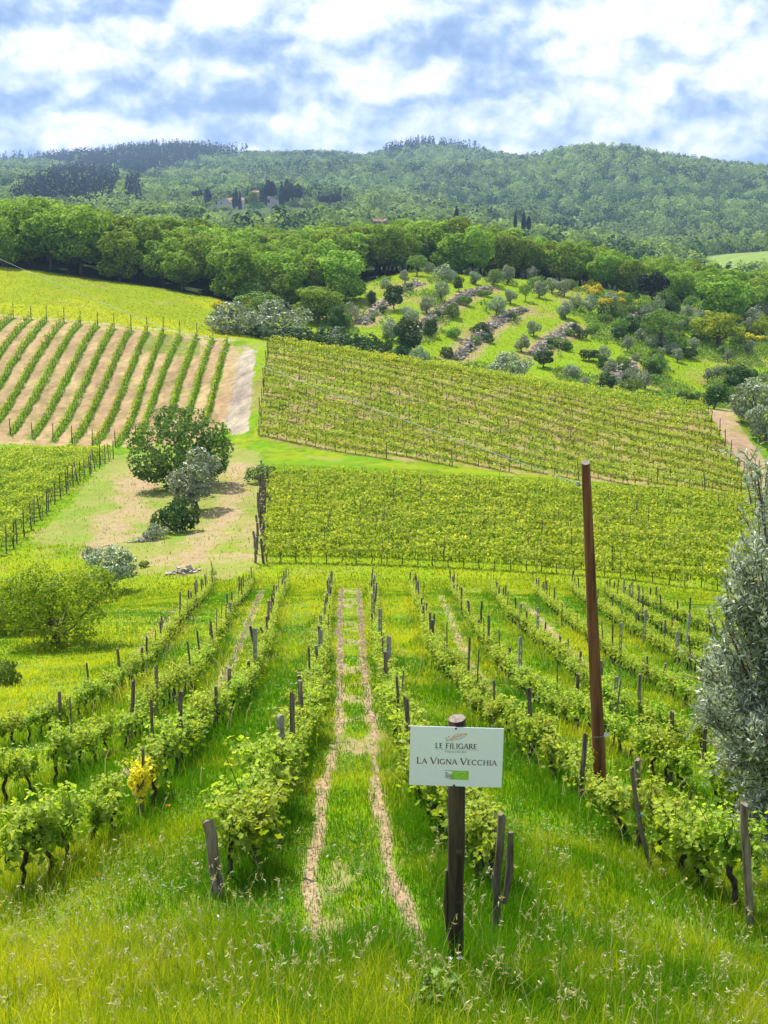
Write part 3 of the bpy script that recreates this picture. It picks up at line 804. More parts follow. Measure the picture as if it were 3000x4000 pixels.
def plant(kind, name, label, cat, p, h, w=None, group=None, var=None, part='crown', sink=0.0):
    tm, cm, Hh, Ww = PLANTS[kind][PR.randrange(len(PLANTS[kind])) if var is None else var]
    e = bpy.data.objects.new(name, None); COL.objects.link(e); e.empty_display_size = .3
    e.location = (p[0], p[1], p[2] - sink); e.rotation_euler = (0, 0, PR.uniform(0, 6.28))
    sz = h / Hh; sx = sz if w is None else w / Ww
    e.scale = (sx, sx, sz)
    tag(e, label, cat, group)
    obj('trunk' if part == 'crown' else 'stem', tm, e); obj(part, cm, e)
    return e


def plant_px(kind, name, label, cat, px, py, hpx, wpx=None, group=None, ymin=0, **kw):
    p = g1(px, py, ymin); sc = p[1] / F_PX * 1.01
    return plant(kind, name, label, cat, p, hpx * sc, None if wpx is None else wpx * sc, group, **kw)


# ------------------------------------------------------------------ the old vineyard on the near slope
def make_vine(rng, lod):
    """(trunk mesh, foliage mesh); the cordon runs along local x"""
    g = Geo()
    hd = rng.uniform(.52, .64)
    n = 9; t = np.linspace(0, 1, n)
    path = np.stack([np.cumsum(rng.normal(0, .035, n)), np.cumsum(rng.normal(0, .03, n)), t * hd - .06], 1); path[:, :2] -= path[0, :2]
    add_tube(g, path, np.array([.042, .036, .032, .034, .03, .031, .033, .036, .03]) * rng.uniform(.85, 1.2), 7, jitter=.14, rng=rng)
    ends = []
    for sgn in (-1, 1):
        m = 6; L = rng.uniform(.34, .5); tt = np.linspace(0, 1, m)
        arm = path[-1] + np.stack([sgn * L * tt, np.cumsum(rng.normal(0, .02, m)), .06 * np.sin(tt * 3) + rng.normal(0, .015, m)], 1)
        arm[0] = path[-1]
        add_tube(g, arm, np.linspace(.026, .012, m), 6, jitter=.12, rng=rng); ends.append(arm)
    P = []; Nn = []; T = []; Sz = []
    arms = np.concatenate(ends)
    ns = 17 if lod == 0 else 12
    for k in range(ns):
        b = arms[rng.integers(len(arms))] + rng.normal(0, .02, 3)
        L = rng.uniform(.28, .62) * (1.0 if rng.random() < .8 else 1.35)
        lean = np.clip(rng.normal(0, .3, 2), -.5, .5); q = np.linspace(0, 1, 7)
        st = b + np.stack([lean[0] * L * q + rng.normal(0, .01, 7), lean[1] * L * q * 1.1, L * q * (1 - .18 * q)], 1)
        if lod == 0: add_tube(g, st, np.linspace(.005, .0025, 7), 4, cap=None or False) if False else g.add(*[x for x in tube(st, np.linspace(.006, .003, 7), 4, False)[:2]], tint=.5)
        nl = rng.integers(19, 27) if lod == 0 else rng.integers(9, 14)
        u = np.sort(rng.random(nl)); pts = np.stack([np.interp(u, q, st[:, i]) for i in range(3)], 1)
        off = sph(nl, rng) * rng.uniform(.05, .13, nl)[:, None]; off[:, 2] *= .6
        P.append(pts + off); Nn.append(off * 5 + np.array([0, 0, .75]) + sph(nl, rng) * .6)
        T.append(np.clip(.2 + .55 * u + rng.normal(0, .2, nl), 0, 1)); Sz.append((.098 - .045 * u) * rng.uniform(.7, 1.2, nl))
    # low drooping leaves round the head
    nl = 55 if lod == 0 else 18
    p = arms[rng.integers(len(arms), size=nl)] + rng.normal(0, 1, (nl, 3)) * np.array([.06, .13, .09])
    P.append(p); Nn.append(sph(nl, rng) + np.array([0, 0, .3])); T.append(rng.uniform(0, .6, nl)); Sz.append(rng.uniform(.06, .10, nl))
    P = np.concatenate(P); Nn = np.concatenate(Nn); T = np.concatenate(T); Sz = np.concatenate(Sz)
    tm = g.mesh('trunk', M['vinewood'], True)
    if lod == 0:
        V, F = vine_leaves(P, Nn, Sz * 1.02, rng); tint = np.repeat(T, 12)
    else:
        V, F = cards(P, Nn, Sz * 1.5, .9, rng); tint = np.repeat(T, 4)
    return tm, new_mesh('foliage', V, [F], M['vine'], tint=tint), V, F, tint


VN = [make_vine(np.random.default_rng(300 + i), 0) for i in range(7)]
VF = [make_vine(np.random.default_rng(400 + i), 1) for i in range(5)]
gold_me = VN[3][1].copy(); gold_me.materials.clear(); gold_me.materials.append(M['gold'])


def along(pts, step, rng, jit=.15):
    """spots along a line on the ground, near end first when the line is given far end first"""
    pts = np.asarray(pts)[::-1]; d = np.hypot(*np.diff(pts[:, :2], axis=0).T); c = np.concatenate([[0], np.cumsum(d)])
    s = np.arange(.3, c[-1], step); s = s + rng.uniform(-jit, jit, len(s)) * step
    X = np.interp(s, c, pts[:, 0]); Y = np.interp(s, c, pts[:, 1])
    k = np.clip(np.searchsorted(c, s) - 1, 0, len(d) - 1); a = np.arctan2(np.diff(pts[:, 1])[k], np.diff(pts[:, 0])[k])
    return X, Y, H(X, Y), a


vr = np.random.default_rng(55)
cand = []
for nm, pts in row_w.items():
    X, Y, Z, a = along(pts, .54, vr)
    for i in range(len(X)):
        px, py = project(X[i], Y[i], Z[i])
        if -150 < px < 3150: cand.append((Y[i] + abs(X[i]) * .2, nm, i + 1, X[i], Y[i], Z[i], a[i]))
cand.sort(key=lambda c: c[0])
gold_p = g1(475, 3190)
gold_i = min(range(len(cand)), key=lambda i: (cand[i][3] - gold_p[0]) ** 2 + (cand[i][4] - gold_p[1]) ** 2)
rest = Geo(); restw = Geo(); cnt = {}
for i, (d, nm, k, x, y, z, a) in enumerate(cand):
    if vr.random() < .05 and i != gold_i and y > 14: continue
    sc = vr.uniform(.88, 1.14) * np.interp(y, [12, 16.5, 27], [.78, .66, .56]); rz = a + (math.pi if vr.random() < .5 else 0) + vr.normal(0, .12)
    if len(cnt) and sum(cnt.values()) >= 298 or y > 62:
        tm, fm, V, F, t = VF[vr.integers(len(VF))]
        c, s_ = math.cos(rz), math.sin(rz)
        W = np.stack([V[:, 0] * c - V[:, 1] * s_, V[:, 0] * s_ + V[:, 1] * c, V[:, 2]], 1) * sc + np.array([x, y, z])
        rest.add(W, F, tint=np.clip(t + vr.normal(0, .1), 0, 1), mat=0)
        jx, jy = vr.normal(0, .03, 2)
        rest.add(*tube(np.array([[x, y, z - .05], [x + jx, y + jy, z + .25 * sc], [x, y, z + .5 * sc]]), .022, 4, False)[:2], mat=1)
        continue
    cnt[nm] = cnt.get(nm, 0) + 1
    if i == gold_i: sc *= .8
    if nm.startswith('second row right') and abs(project(x, y, z)[0] - 2345) < 75: sc *= .6
    lodset = VN if y < 36 else VF
    tm, fm = lodset[vr.integers(len(lodset))][:2]
    e = bpy.data.objects.new('grapevine', None); COL.objects.link(e); e.empty_display_size = .2
    e.location = (x, y, z); e.rotation_euler = (vr.normal(0, .05), vr.normal(0, .06), rz); e.scale = (sc, sc, sc * vr.uniform(.9, 1.1))
    lab = f'grapevine, {ORD(cnt[nm])} from the near end of the {nm}'
    if i == gold_i: lab = 'grapevine with yellowed golden leaves in the second row left of the tracks'
    tag(e, lab, 'grapevine', 'old grapevines on the near slope')
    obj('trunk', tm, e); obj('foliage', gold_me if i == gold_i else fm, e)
if rest.n:
    tag(rest.obj('distant_vine_foliage', [M['vine'], M['vinewood']]), 'grapevines along the far ends of the rows on the near slope', 'vines', kind='stuff')


# posts of the old vineyard
def post_mesh(rng, kind, h, r):
    g = Geo()
    if kind == 'concrete':
        w = r * 1.15; d = r * .8
        for sx in (-1, 1): add_box(g, (sx * w * .68, 0, h * .5 - .1), (w * .62, d * 1.6, h + .2), mat=0)
        z = .25
        while z < h - .15:
            add_box(g, (0, 0, z), (w * .75, d * 1.3, .09)); z += .2
        t = np.linspace(0, math.pi, 9); V = [[math.cos(q) * w * .99, sy * d * .8, h - .002 + math.sin(q) * w * .9] for sy in (-1, 1) for q in t]
        F = [[i, i + 1, 9 + i + 1, 9 + i] for i in range(8)]
        g.add(V, F, [list(range(9))[::-1]], [list(range(9, 18))]); add_box(g, (0, 0, h - .08), (w * 1.96, d * 1.58, .15))
        return g.mesh('post', [M['concrete']])
    n = 8; t = np.linspace(0, 1, n); p = np.stack([np.cumsum(rng.normal(0, .008, n)), np.cumsum(rng.normal(0, .008, n)), t * (h + .25) - .25], 1)
    V, F, caps = tube(p, r * np.linspace(1.08, .94, n), 9, True, .05, rng)
    top = np.arange(len(V) - 9, len(V)); V[top, 2] += rng.normal(0, r * .3, 9) + (V[top, 0] - p[-1, 0]) * rng.uniform(-.5, .5)
    if kind == 'split': V[:, 1] = p.repeat(9, 0)[:, 1] + (V[:, 1] - p.repeat(9, 0)[:, 1]) * .55
    g.add(V, F, caps[0]); g.add(V[top] + np.array([0, 0, .0015]), [list(range(9))], mat=1)
    return g.mesh('post', [M['post'], M['endgrain']], False)


pr = np.random.default_rng(77)
PM = {'round': [post_mesh(pr, 'round', 1.35, .048) for _ in range(4)], 'split': [post_mesh(pr, 'split', 1.4, .042) for _ in range(3)], 'concrete': [post_mesh(pr, 'concrete', 1.4, .05) for _ in range(1)], 'stake': [post_mesh(pr, 'round', 1.5, .018) for _ in range(3)]}
PWORD = {'round': 'round weathered wooden post', 'split': 'narrow split wooden post', 'concrete': 'slotted grey concrete post', 'stake': 'thin dark stake'}
pc = {}
for nm, pts in row_w.items():
    X, Y, Z, a = along(pts, 2.4, pr, .35); n = 0
    for i in range(len(X)):
        px, py = project(X[i], Y[i], Z[i])
        if not (-60 < px < 2960) or i == 0: continue
        kind = pr.choice(['round', 'split', 'concrete', 'stake'], p=[.46, .22, .12, .2])
        n += 1
        o = obj('vineyard_post', PM[kind][pr.integers(len(PM[kind]))], None, (X[i] + pr.normal(0, .06), Y[i] + pr.normal(0, .06), Z[i]), pr.uniform(0, 6.28) if kind != 'concrete' else pr.normal(0, .4),
                (.66, .66, pr.uniform(.5, .86)))
        o.rotation_euler[0] = pr.normal(0, .035); o.rotation_euler[1] = pr.normal(0, .05)
        tag(o, f'{PWORD[kind]}, {ORD(n)} from near end of the {nm}', 'post', 'posts of the vine rows on the near slope')


def standing(px, base, top, r, me_kind, label, name='vineyard_post', px_top=None, cat='post', group='posts of the vine rows on the near slope', tie=None):
    p = g1(px, base); dx, dz = ray(px if px_top is None else px_top, top)
    tp = np.array([dx * p[1], p[1], dz * p[1]]); v = tp - p; L = np.linalg.norm(v)
    o = obj(name, post_mesh(pr, me_kind, L, r), None, p)
    o.rotation_euler = (0, math.atan2(v[0], v[2]), 0)
    tag(o, label, cat, group)
    return o, p, L
o, p, L = standing(848, 3500, 3205, .052, 'round', 'stout dark wooden end post in the grass left of the wheel tracks', px_top=818)
o, p, L = standing(1935, 3650, 3190, .030, 'round', 'leaning forked grey post just right of the sign post', px_top=1972)
g = Geo(); add_tube(g, np.array([[.055, .01, .25], [.07, .01, .5], [.055, .01, .82]]), [.02, .028, .022], 6, jitter=.12); g.obj('side_branch', M['post'], o)
o, p, L = standing(2550, 3420, 3000, .022, 'round', 'thin leaning grey stake with a teal tie in the second row right of the tracks', px_top=2470)
g = Geo(); add_tube(g, np.array([[-.03, -.028, .62], [.0, -.036, .63], [.03, -.028, .60]]), .008, 6); g.obj('tie', M['teal'], o)
o, p, L = standing(2925, 3640, 3135, .036, 'round', 'pale grey fence post beside the olive branches at the lower right', px_top=2898)
o, p, L = standing(2690, 3180, 3090, .015, 'round', 'short grey stake between the second and third rows right of the tracks')
o, p, L = standing(1855, 3205, 3080, .012, 'round', 'thin grey stake just behind the lower edge of the sign')

# ------------------------------------------------------------------ sign
GL = {'A': (.76, [('n', 0, 0, .38, 1), ('t', .38, 1, .76, 0), ('n', .14, .33, .6, .33)], [(0, 0), (.76, 0)]),
      'B': (.66, [('t', .13, 0, .13, 1), ('c', .13, .98, .42, .98, .53, .87, .53, .68, .42, .55, .13, .53), ('c', .42, .53, .60, .42, .60, .14, .48, .02, .13, .02)], [(.13, 0), (.13, 1)]),
      'C': (.82, 'arc', []), 'G': (.88, 'arcg', []), 'O': (.98, 'ring', []),
      'E': (.62, [('t', .13, 0, .13, 1), ('n', .13, .97, .55, .97), ('n', .13, .52, .48, .52), ('n', .13, .03, .58, .03)], [(.13, 0), (.13, 1)]),
      'F': (.58, [('t', .13, 0, .13, 1), ('n', .13, .97, .55, .97), ('n', .13, .52, .48, .52)], [(.13, 0), (.13, 1)]),
      'H': (.88, [('t', .13, 0, .13, 1), ('t', .75, 0, .75, 1), ('n', .13, .52, .75, .52)], [(.13, 0), (.13, 1), (.75, 0), (.75, 1)]),
      'I': (.30, [('t', .15, 0, .15, 1)], [(.15, 0), (.15, 1)]),
      'L': (.60, [('t', .13, 0, .13, 1), ('n', .13, .03, .58, .03)], [(.13, 0), (.13, 1)]),
      'N': (.92, [('n', .12, 0, .12, 1), ('t', .12, 1, .80, 0), ('n', .80, 0, .80, 1)], [(.12, 0), (.12, 1), (.8, 1)]),
      'R': (.74, [('t', .13, 0, .13, 1), ('c', .13, .98, .42, .98, .55, .86, .55, .64, .42, .51, .13, .49), ('t', .36, .50, .72, 0)], [(.13, 0), (.13, 1)]),
      'T': (.74, [('t', .37, 0, .37, 1), ('n', .03, .97, .71, .97)], [(.37, 0)]),
      'V': (.76, [('t', 0, 1, .38, 0), ('n', .38, 0, .76, 1)], [(0, 1), (.76, 1)])}
LAY = [0]


def stroke(g, pts, w, y0):
    """flat strip with a little thickness lying on the sign face (local x, z)"""
    pts = np.asarray(pts, float)
    for a, b in zip(pts[:-1], pts[1:]):
        d = b - a; L = np.hypot(*d)
        if L < 1e-6: continue
        n = np.array([-d[1], d[0]]) / L * w / 2; e = d / L * w * .12
        q = [a - n - e, b - n + e, b + n + e, a + n - e]
        LAY[0] += 1; yy = y0 - .00002 * (LAY[0] % 12)
        V = [[x, yy, z] for x, z in q] + [[x, y0 + .0009, z] for x, z in q]
        g.add(V, [[0, 1, 2, 3], [4, 7, 6, 5], [0, 4, 5, 1], [1, 5, 6, 2], [2, 6, 7, 3], [3, 7, 4, 0]])


def text(g, s, x0, x1, zb, cap, small=None, y0=-.0036, tw=.15, nw=.075):
    small = small or cap; lay = []; x = 0; first = True
    for ch in s:
        if ch == ' ': x += .42 * cap; first = True; continue
        h = cap if first else small; first = False
        lay.append((ch, x, h)); x += (GL[ch][0] + .13) * h
    k = (x1 - x0) / (x - .13 * small)
    for ch, px_, h in lay:
        w, st, serifs = GL[ch]; ox = x0 + px_ * k; sx = h * k; sz = h
        P = lambda u, v: (ox + u * sx, zb + v * sz)
        if isinstance(st, str):
            a0, a1 = (50, 312) if st != 'ring' else (0, 360)
            ang = np.radians(np.linspace(a0, a1, 15 if st != 'ring' else 19)); rx = .40 if st != 'ring' else .46
            pts = [P(rx + .03 + rx * math.cos(q), .5 + .49 * math.sin(q)) for q in ang]
            for i in range(len(pts) - 1):
                am = (ang[i] + ang[i + 1]) / 2; stroke(g, pts[i:i + 2], h * (nw + (tw - nw) * abs(math.cos(am))), y0)
            if st == 'arcg': stroke(g, [P(.76, .04), P(.76, .42)], h * tw, y0); stroke(g, [P(.62, .42), P(.86, .42)], h * nw * .7, y0)
            if st != 'ring': stroke(g, [P(.72, .78), P(.72, .98)], h * nw * .8, y0)
            continue
        for q in st:
            if q[0] == 'c':
                pts = [P(q[i], q[i + 1]) for i in range(1, len(q), 2)]; stroke(g, pts, h * (nw + tw) * .5, y0)
            else: stroke(g, [P(q[1], q[2]), P(q[3], q[4])], h * (tw if q[0] == 't' else nw), y0)
        for u, v in serifs: vv = v - .02 if v > .5 else v + .02; stroke(g, [P(u - .16 * h / sx, vv), P(u + .16 * h / sx, vv)], h * .05, y0)


def make_sign():
    base = g1(1776, 3812); Y = base[1]
    dx, dz = ray(1787, 2806); top = dz * Y; h = top - base[2]
    e = bpy.data.objects.new('vineyard_sign', None); COL.objects.link(e); e.location = base
    tag(e, 'pale rectangular vineyard name sign on a dark wooden post in the tall grass', 'sign')
    mpx = Y / F_PX * 1.0
    r = 35 * mpx
    leanx = dx * Y - base[0]
    g = Geo(); n = 16; t = np.linspace(0, 1, n); rg = np.random.default_rng(5)
    p = np.stack([leanx * t + rg.normal(0, .002, n), 0 * t, t * (h + .3) - .3 * (1 - t) * 0 - .3 * (1 - t) ** 8], 1); p[:, 2] = -.3 + t * (h + .3)
    V, F, caps = tube(p, r * (np.linspace(.96, 1.02, n) + rg.normal(0, .015, n)), 16, True, .02, rg)
    topi = np.arange(len(V) - 16, len(V)); V[topi, 2] += (V[topi, 0] - leanx) * .10 + (V[topi, 1]) * .18
    g.add(V, F, caps[0]); post = g.obj('post', M['signpost'], e, True)
    g = Geo(); g.add(V[topi] + np.array([0, 0, .001]), [list(range(16))]); g.obj('sawn_top', M['endgrain'], post)
    g = Geo()
    for kz, s_ in ((.50, 1), (.30, .8)):
        zc = base[2] * 0 + h * kz; add_tube(g, np.array([[leanx * kz + r * .3, -r * .88, zc], [leanx * kz + r * .32, -r * 1.08, zc + .01], [leanx * kz + r * .33, -r * 1.12, zc + .012]]), [.026 * s_, .02 * s_, .009 * s_], 9, jitter=.1)
    g.obj('knot', M['signpost'], post, True)
    g = Geo(); add_tube(g, np.array([[-r * .95, -.015, h * .18], [-r * 1.2, -.02, h * .30], [-r * .98, -.01, h * .42]]), [.008, .016, .008], 6, jitter=.1); g.obj('splinter', M['signpost'], post)
    # the board hangs on the front of the post
    W = 377 * mpx; Hb = 253 * mpx
    cx = (1781 - 1500) / F_PX * Y * 1.0; bx, bz = ray(1782, 2956)
    yb = -r - .004
    c = np.array([bx * (Y + yb) - base[0], yb, bz * (Y + yb) - base[2]])
    b = bpy.data.objects.new('board', None)
    g = Geo(); add_box(g, (0, 0, 0), (W, .005, Hb)); bo = g.obj('board', M['sign'], e)
    bo.location = c; bo.rotation_euler = (math.radians(2), math.radians(1.3), math.radians(-1.5))
    bpy.data.objects.remove(b)
    u = W / 695.0; fx = lambda q: (q - 518) * u; fz = lambda q: (468 - q) * u
    def part(nm, mt, fn):
        g = Geo(); fn(g); return g.obj(nm, M[mt], bo)
    part('estate_lettering', 'ink', lambda g: text(g, 'LE FILIGARE', fx(360), fx(670), fz(402), 40 * u, 39 * u, tw=.17, nw=.09))
    part('fine_lettering', 'greyprint', lambda g: text(g, 'VITICOLTORI BIO', fx(432), fx(590), fz(435), 16 * u, 13 * u, tw=.17, nw=.12))
    part('rule', 'greyprint', lambda g: stroke(g, [(fx(348), fz(412)), (fx(686), fz(412))], 1.6 * u, -.0036))
    part('vineyard_lettering', 'purple', lambda g: text(g, 'LA VIGNA VECCHIA', fx(224), fx(820), fz(528), 50 * u, 40 * u, tw=.17, nw=.085))
    def leaf(g):
        A = [(462, 336), (480, 318), (498, 300), (520, 289), (550, 284), (578, 283), (594, 284), (580, 302), (560, 318), (535, 328), (505, 333), (480, 331)]
        pts = [(fx(a), fz(b_)) for a, b_ in A]; stroke(g, pts + [pts[0]], 3.2 * u, -.0036)
        stroke(g, [(fx(a), fz(b_)) for a, b_ in ((436, 346), (455, 344), (470, 333), (500, 318), (540, 302), (590, 285))], 4 * u, -.0036)
        for a, b_, c_, d_ in ((490, 322, 505, 298), (508, 314, 528, 290), (528, 307, 552, 285), (500, 319, 530, 329), (522, 310, 552, 321), (545, 300, 570, 311)): stroke(g, [(fx(a), fz(b_)), (fx(c_), fz(d_))], 2.2 * u, -.0036)
        for a, b_ in ((437, 322), (457, 311), (445, 335), (485, 344)): stroke(g, [(fx(a - 4), fz(b_)), (fx(a + 4), fz(b_))], 8 * u, -.0036)
    part('leaf_emblem', 'orange', leaf)
    gp = part('green_panel', 'greenprint', lambda g: stroke(g, [(fx(500), fz(612.5)), (fx(607), fz(612.5))], 71 * u, -.0034))
    def stars(g):
        for a, b_ in ((522, 622), (518, 610), (524, 598), (536, 593), (550, 588), (566, 586), (582, 588), (588, 598), (580, 612), (566, 624), (550, 630), (534, 632)): stroke(g, [(fx(a - 2.5), fz(b_)), (fx(a + 2.5), fz(b_))], 5 * u, -.0042)
    g = Geo(); stars(g); g.obj('star_ring', M['whiteprint'], gp)
    def cert(g):
        for b_, a0, a1, w in ((577, 436, 494, 2), (597, 444, 455, 8), (607, 434, 494, 2.2), (615, 440, 494, 2.2), (622, 444, 494, 4), (630, 434, 494, 2.2), (637, 440, 494, 2.2), (644, 470, 494, 3)): stroke(g, [(fx(a0), fz(b_)), (fx(a1), fz(b_))], w * u, -.0036)
    part('certificate_print', 'ink', cert)
    for zb_ in (245, 694):
        g = Geo(); add_tube(g, np.array([[fx(509), -.002, fz(zb_)], [fx(509), -.008, fz(zb_)]]), .0065, 8); g.obj('bolt', M['ink'], bo)
make_sign()

# ------------------------------------------------------------------ utility pole and wire
WPY, WYB, WSAG = 660, 60.0, .4
def make_pole():
    b = g1(2349, 3150); Y = b[1]; dx, dz = ray(2287, 1806); top = np.array([dx * Y, Y, dz * Y]) - b
    e = bpy.data.objects.new('utility_pole', None); COL.objects.link(e); e.location = b
    tag(e, 'tall brown wooden utility pole leaning slightly left among the vines', 'pole')
    n = 14; t = np.linspace(0, 1, n); r0 = 28 * Y / F_PX; r1 = 17.5 * Y / F_PX
    p = t[:, None] * top; p[0, 2] = -.4; rg = np.random.default_rng(3)
    V, F, caps = tube(p, np.linspace(r0, r1, n), 18, True, .006, rg); ti = np.arange(len(V) - 18, len(V))
    V[ti, 2] += (V[ti, 1] - p[-1, 1]) * .45
    g = Geo(); g.add(V, F, caps[0]); sh = g.obj('shaft', M['pole'], e, True)
    g = Geo(); g.add(V[ti] + np.array([0, 0, .001]), [list(range(18))]); g.obj('sawn_top', M['endgrain'], e)
    at = lambda py_, px_: (lambda q: np.array([q[0] * Y, Y, q[1] * Y]) - b)(ray(px_, py_))
    a = at(1893, 2275); g = Geo()
    add_tube(g, np.array([a + (.06, 0, 0), a + (-.04, -.01, 0), a + (-.07, -.01, .015)]), .012, 6); add_tube(g, np.array([a + (-.05, -.01, -.02), a + (-.05, -.01, .035)]), .02, 8)
    g.obj('bracket', M['metal'], e)
    a = at(2862, 2355); g = Geo(); add_box(g, a + np.array([.03, -r0 * .9, 0]), (.055, .006, .05), R=Matrix.Rotation(.15, 3, 'Y')); g.obj('tag', M['tag'], e)
    a = at(2870, 2340); g = Geo(); q = np.linspace(-1.0, 1.6, 8); rr = r0 * .97 + .004
    add_tube(g, np.stack([a[0] + np.sin(q) * rr, -np.cos(q) * rr, a[2] + .01 * q], 1), .004, 4); g.obj('tag_wire', M['metal'], e)
    return b, Y
pb, pY = make_pole()
a = np.array([ray(2268, 1893)[0] * pY, pY, ray(2268, 1893)[1] * pY]); dx, dz = ray(-700, WPY); Yb = WYB; b_ = np.array([dx * Yb, Yb, dz * Yb])
t = np.linspace(0, 1, 60)[:, None]; wp = a * (1 - t) + b_ * t; wp[:, 2] -= WSAG * 4 * (t * (1 - t))[:, 0]
g = Geo(); add_tube(g, wp, .0036, 5); tag(g.obj('overhead_wire', M['metal']), 'thin grey overhead wire sagging from the utility pole to the upper left', 'wire')
# ------------------------------------------------------------------ vineyards farther off
def leaf_line(g, P0s, rng, per=60, leaf=.16, h=(.35, 1.25), half=.28, step=.3):
    """leaf cards along a sampled line P0s (n,3)"""
    n = int(len(P0s) * per * step)
    k = rng.integers(len(P0s), size=n)
    clump = .45 + .8 * fbm(np.arange(len(P0s)) * .38 + rng.uniform(0, 99), np.zeros(len(P0s)), 2, 4)
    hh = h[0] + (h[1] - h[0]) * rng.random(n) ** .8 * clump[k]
    p = P0s[k] + np.stack([rng.normal(0, half * .6, n), rng.normal(0, half * .6, n), hh], 1)
    N = sph(n, rng) + np.array([0, 0, .7])
    V, F = cards(p, N, leaf * rng.uniform(.7, 1.3, n), .85, rng)
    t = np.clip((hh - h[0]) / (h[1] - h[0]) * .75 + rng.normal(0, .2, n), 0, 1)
    g.add(V, F, tint=np.repeat(t, 4))
    return n


def stems(g, P0s, rng, every, h=.6, r=.03, mat=1):
    for p in P0s[::every]:
        q = rng.normal(0, .05, 2)
        V, F, _ = tube(np.array([p + (0, 0, -.05), p + (q[0], q[1], h * .5), p + (q[0] * .3, q[1] * .3, h)]), [r * 1.2, r * .8, r], 4, False); g.add(V, F, mat=mat)


fr = np.random.default_rng(91)
def resample(pts, step):
    d = np.hypot(*np.diff(pts[:, :2], axis=0).T); c = np.concatenate([[0], np.cumsum(d)]); s = np.arange(0, c[-1], step)
    X = np.interp(s, c, pts[:, 0]); Y = np.interp(s, c, pts[:, 1]); return np.stack([X, Y, H(X, Y)], 1)

endp = [post_mesh(pr, 'round', 1.75, .045) for _ in range(3)]
# upper left: rows over ploughed earth, each a thing
NUL = len(ul_w)
for i, pts in enumerate(ul_w):
    P = resample(pts, .3); px, py = project(P[:, 0], P[:, 1], P[:, 2]); vis = px > -120
    if vis.sum() < 5: continue
    P = P[vis]
    r = NUL - i
    e = bpy.data.objects.new('vine_row', None); COL.objects.link(e); e.location = P[0]
    place = 'rightmost vine row on the ploughed upper left field' if r == 1 else f'{ORD(r)} vine row from the right edge of the ploughed upper left field'
    tag(e, place, 'vine row', 'rows of the ploughed upper left vineyard')
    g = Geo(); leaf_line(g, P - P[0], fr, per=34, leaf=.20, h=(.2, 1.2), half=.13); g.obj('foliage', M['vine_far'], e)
    g = Geo(); stems(g, P - P[0], fr, 3, mat=0); g.obj('trunks', M['vinewood'], e)['kind'] = 'stuff'
    for end, w in ((0, 'upper'), (-1, 'lower')):
        q = pts[end]; qx, qy = project(*q)
        if -40 < qx < 3000:
            o = obj('row_end_post', endp[pr.integers(3)], None, q, pr.uniform(0, 6), (1.1, 1.1, pr.uniform(.9, 1.1)))
            tag(o, f'dark {w} end post, {ORD(r)} row from the right, ploughed upper left field', 'post', 'end posts of the upper left rows')
# right-hand slope: rows fanning down to the right
A0 = g1(1048, 1341); A1 = g1(2700, 1579); dv = (g1(2447, 1845) - g1(1241, 1520))[:2]; dv /= np.hypot(*dv); nv = np.array([dv[1], -dv[0]])
if nv[1] > 0: nv = -nv
kk = 0; rowends = []
for i in range(-22, 40):
    s = np.arange(-60, 140, .3); X = A0[0] + nv[0] * (i * 1.95 + .7) + dv[0] * s; Y = A0[1] + nv[1] * (i * 1.95 + .7) + dv[1] * s
    Z = H(X, Y); px, py = project(X, Y, Z); ok = inpoly(px, py, UR_POLY) & (Y > 100) & (Y < 176)
    P = np.stack([X, Y, Z], 1)[ok]
    if len(P) < 12: continue
    kk += 1
    e = bpy.data.objects.new('vine_row', None); COL.objects.link(e); e.location = P[0]
    lab = 'topmost vine row of the right-hand slope vineyard, below the terraces' if kk == 1 else f'{ORD(kk)} vine row from the top of the right-hand slope vineyard'
    tag(e, lab, 'vine row', 'rows of the right-hand slope vineyard')
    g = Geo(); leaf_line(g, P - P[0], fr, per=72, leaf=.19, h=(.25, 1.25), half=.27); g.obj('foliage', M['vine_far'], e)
    g = Geo(); stems(g, P - P[0], fr, 4, h=.7, mat=0); g.obj('trunks', M['vinewood'], e)['kind'] = 'stuff'
    rowends.append((kk, P[0], P[-1]))
for kk, a_, b_ in rowends:
    for q, w in ((a_, 'left'), (b_, 'lower right')):
        px, py = project(*q)
        if not -20 < px < 3010: continue
        o = obj('row_end_post', endp[pr.integers(3)], None, q, pr.uniform(0, 6), (1, 1, pr.uniform(.85, 1.1))); o.rotation_euler[1] = pr.normal(0, .07)
        tag(o, f'dark {w} end post, {ORD(kk)} row from top, right-hand slope vineyard', 'post', 'end posts of the right-hand slope rows')


def block(name, corners, nrow, rng, label, leaf=.17, per=60, h=(.4, 1.35)):
    a, b, c, d = [np.asarray(q) for q in corners]; g = Geo(); heads = []
    for i in range(nrow):
        t = i / (nrow - 1); p0 = a + (d - a) * t; p1 = b + (c - b) * t
        P = resample(np.array([p0, p1]), .3); P[:, 1] += .12 * np.sin(np.arange(len(P)) * .11 + i)
        px, py = project(P[:, 0], P[:, 1], P[:, 2]); P = P[(px > -120) & (px < 3120)]
        if len(P) < 3: continue
        keep = fbm(np.arange(len(P)) * .16 + i * 7.3, np.full(len(P), i * 3.1), 2, 8) > .22
        leaf_line(g, P[keep], rng, per, leaf, h, .3); stems(g, P, rng, 3, h=.62, r=.028); heads.append((P[0], P[-1], P))
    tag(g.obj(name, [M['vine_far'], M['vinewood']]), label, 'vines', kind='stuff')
    return heads
nrow = int(np.hypot(*(MID[3] - MID[0])[:2]) / 2.0)
hm = block('middle_vineyard_foliage', (MID[0], MID[1], MID[2], MID[3]), nrow, fr, 'dense yellow green vines filling the flat middle field', .20, 85)
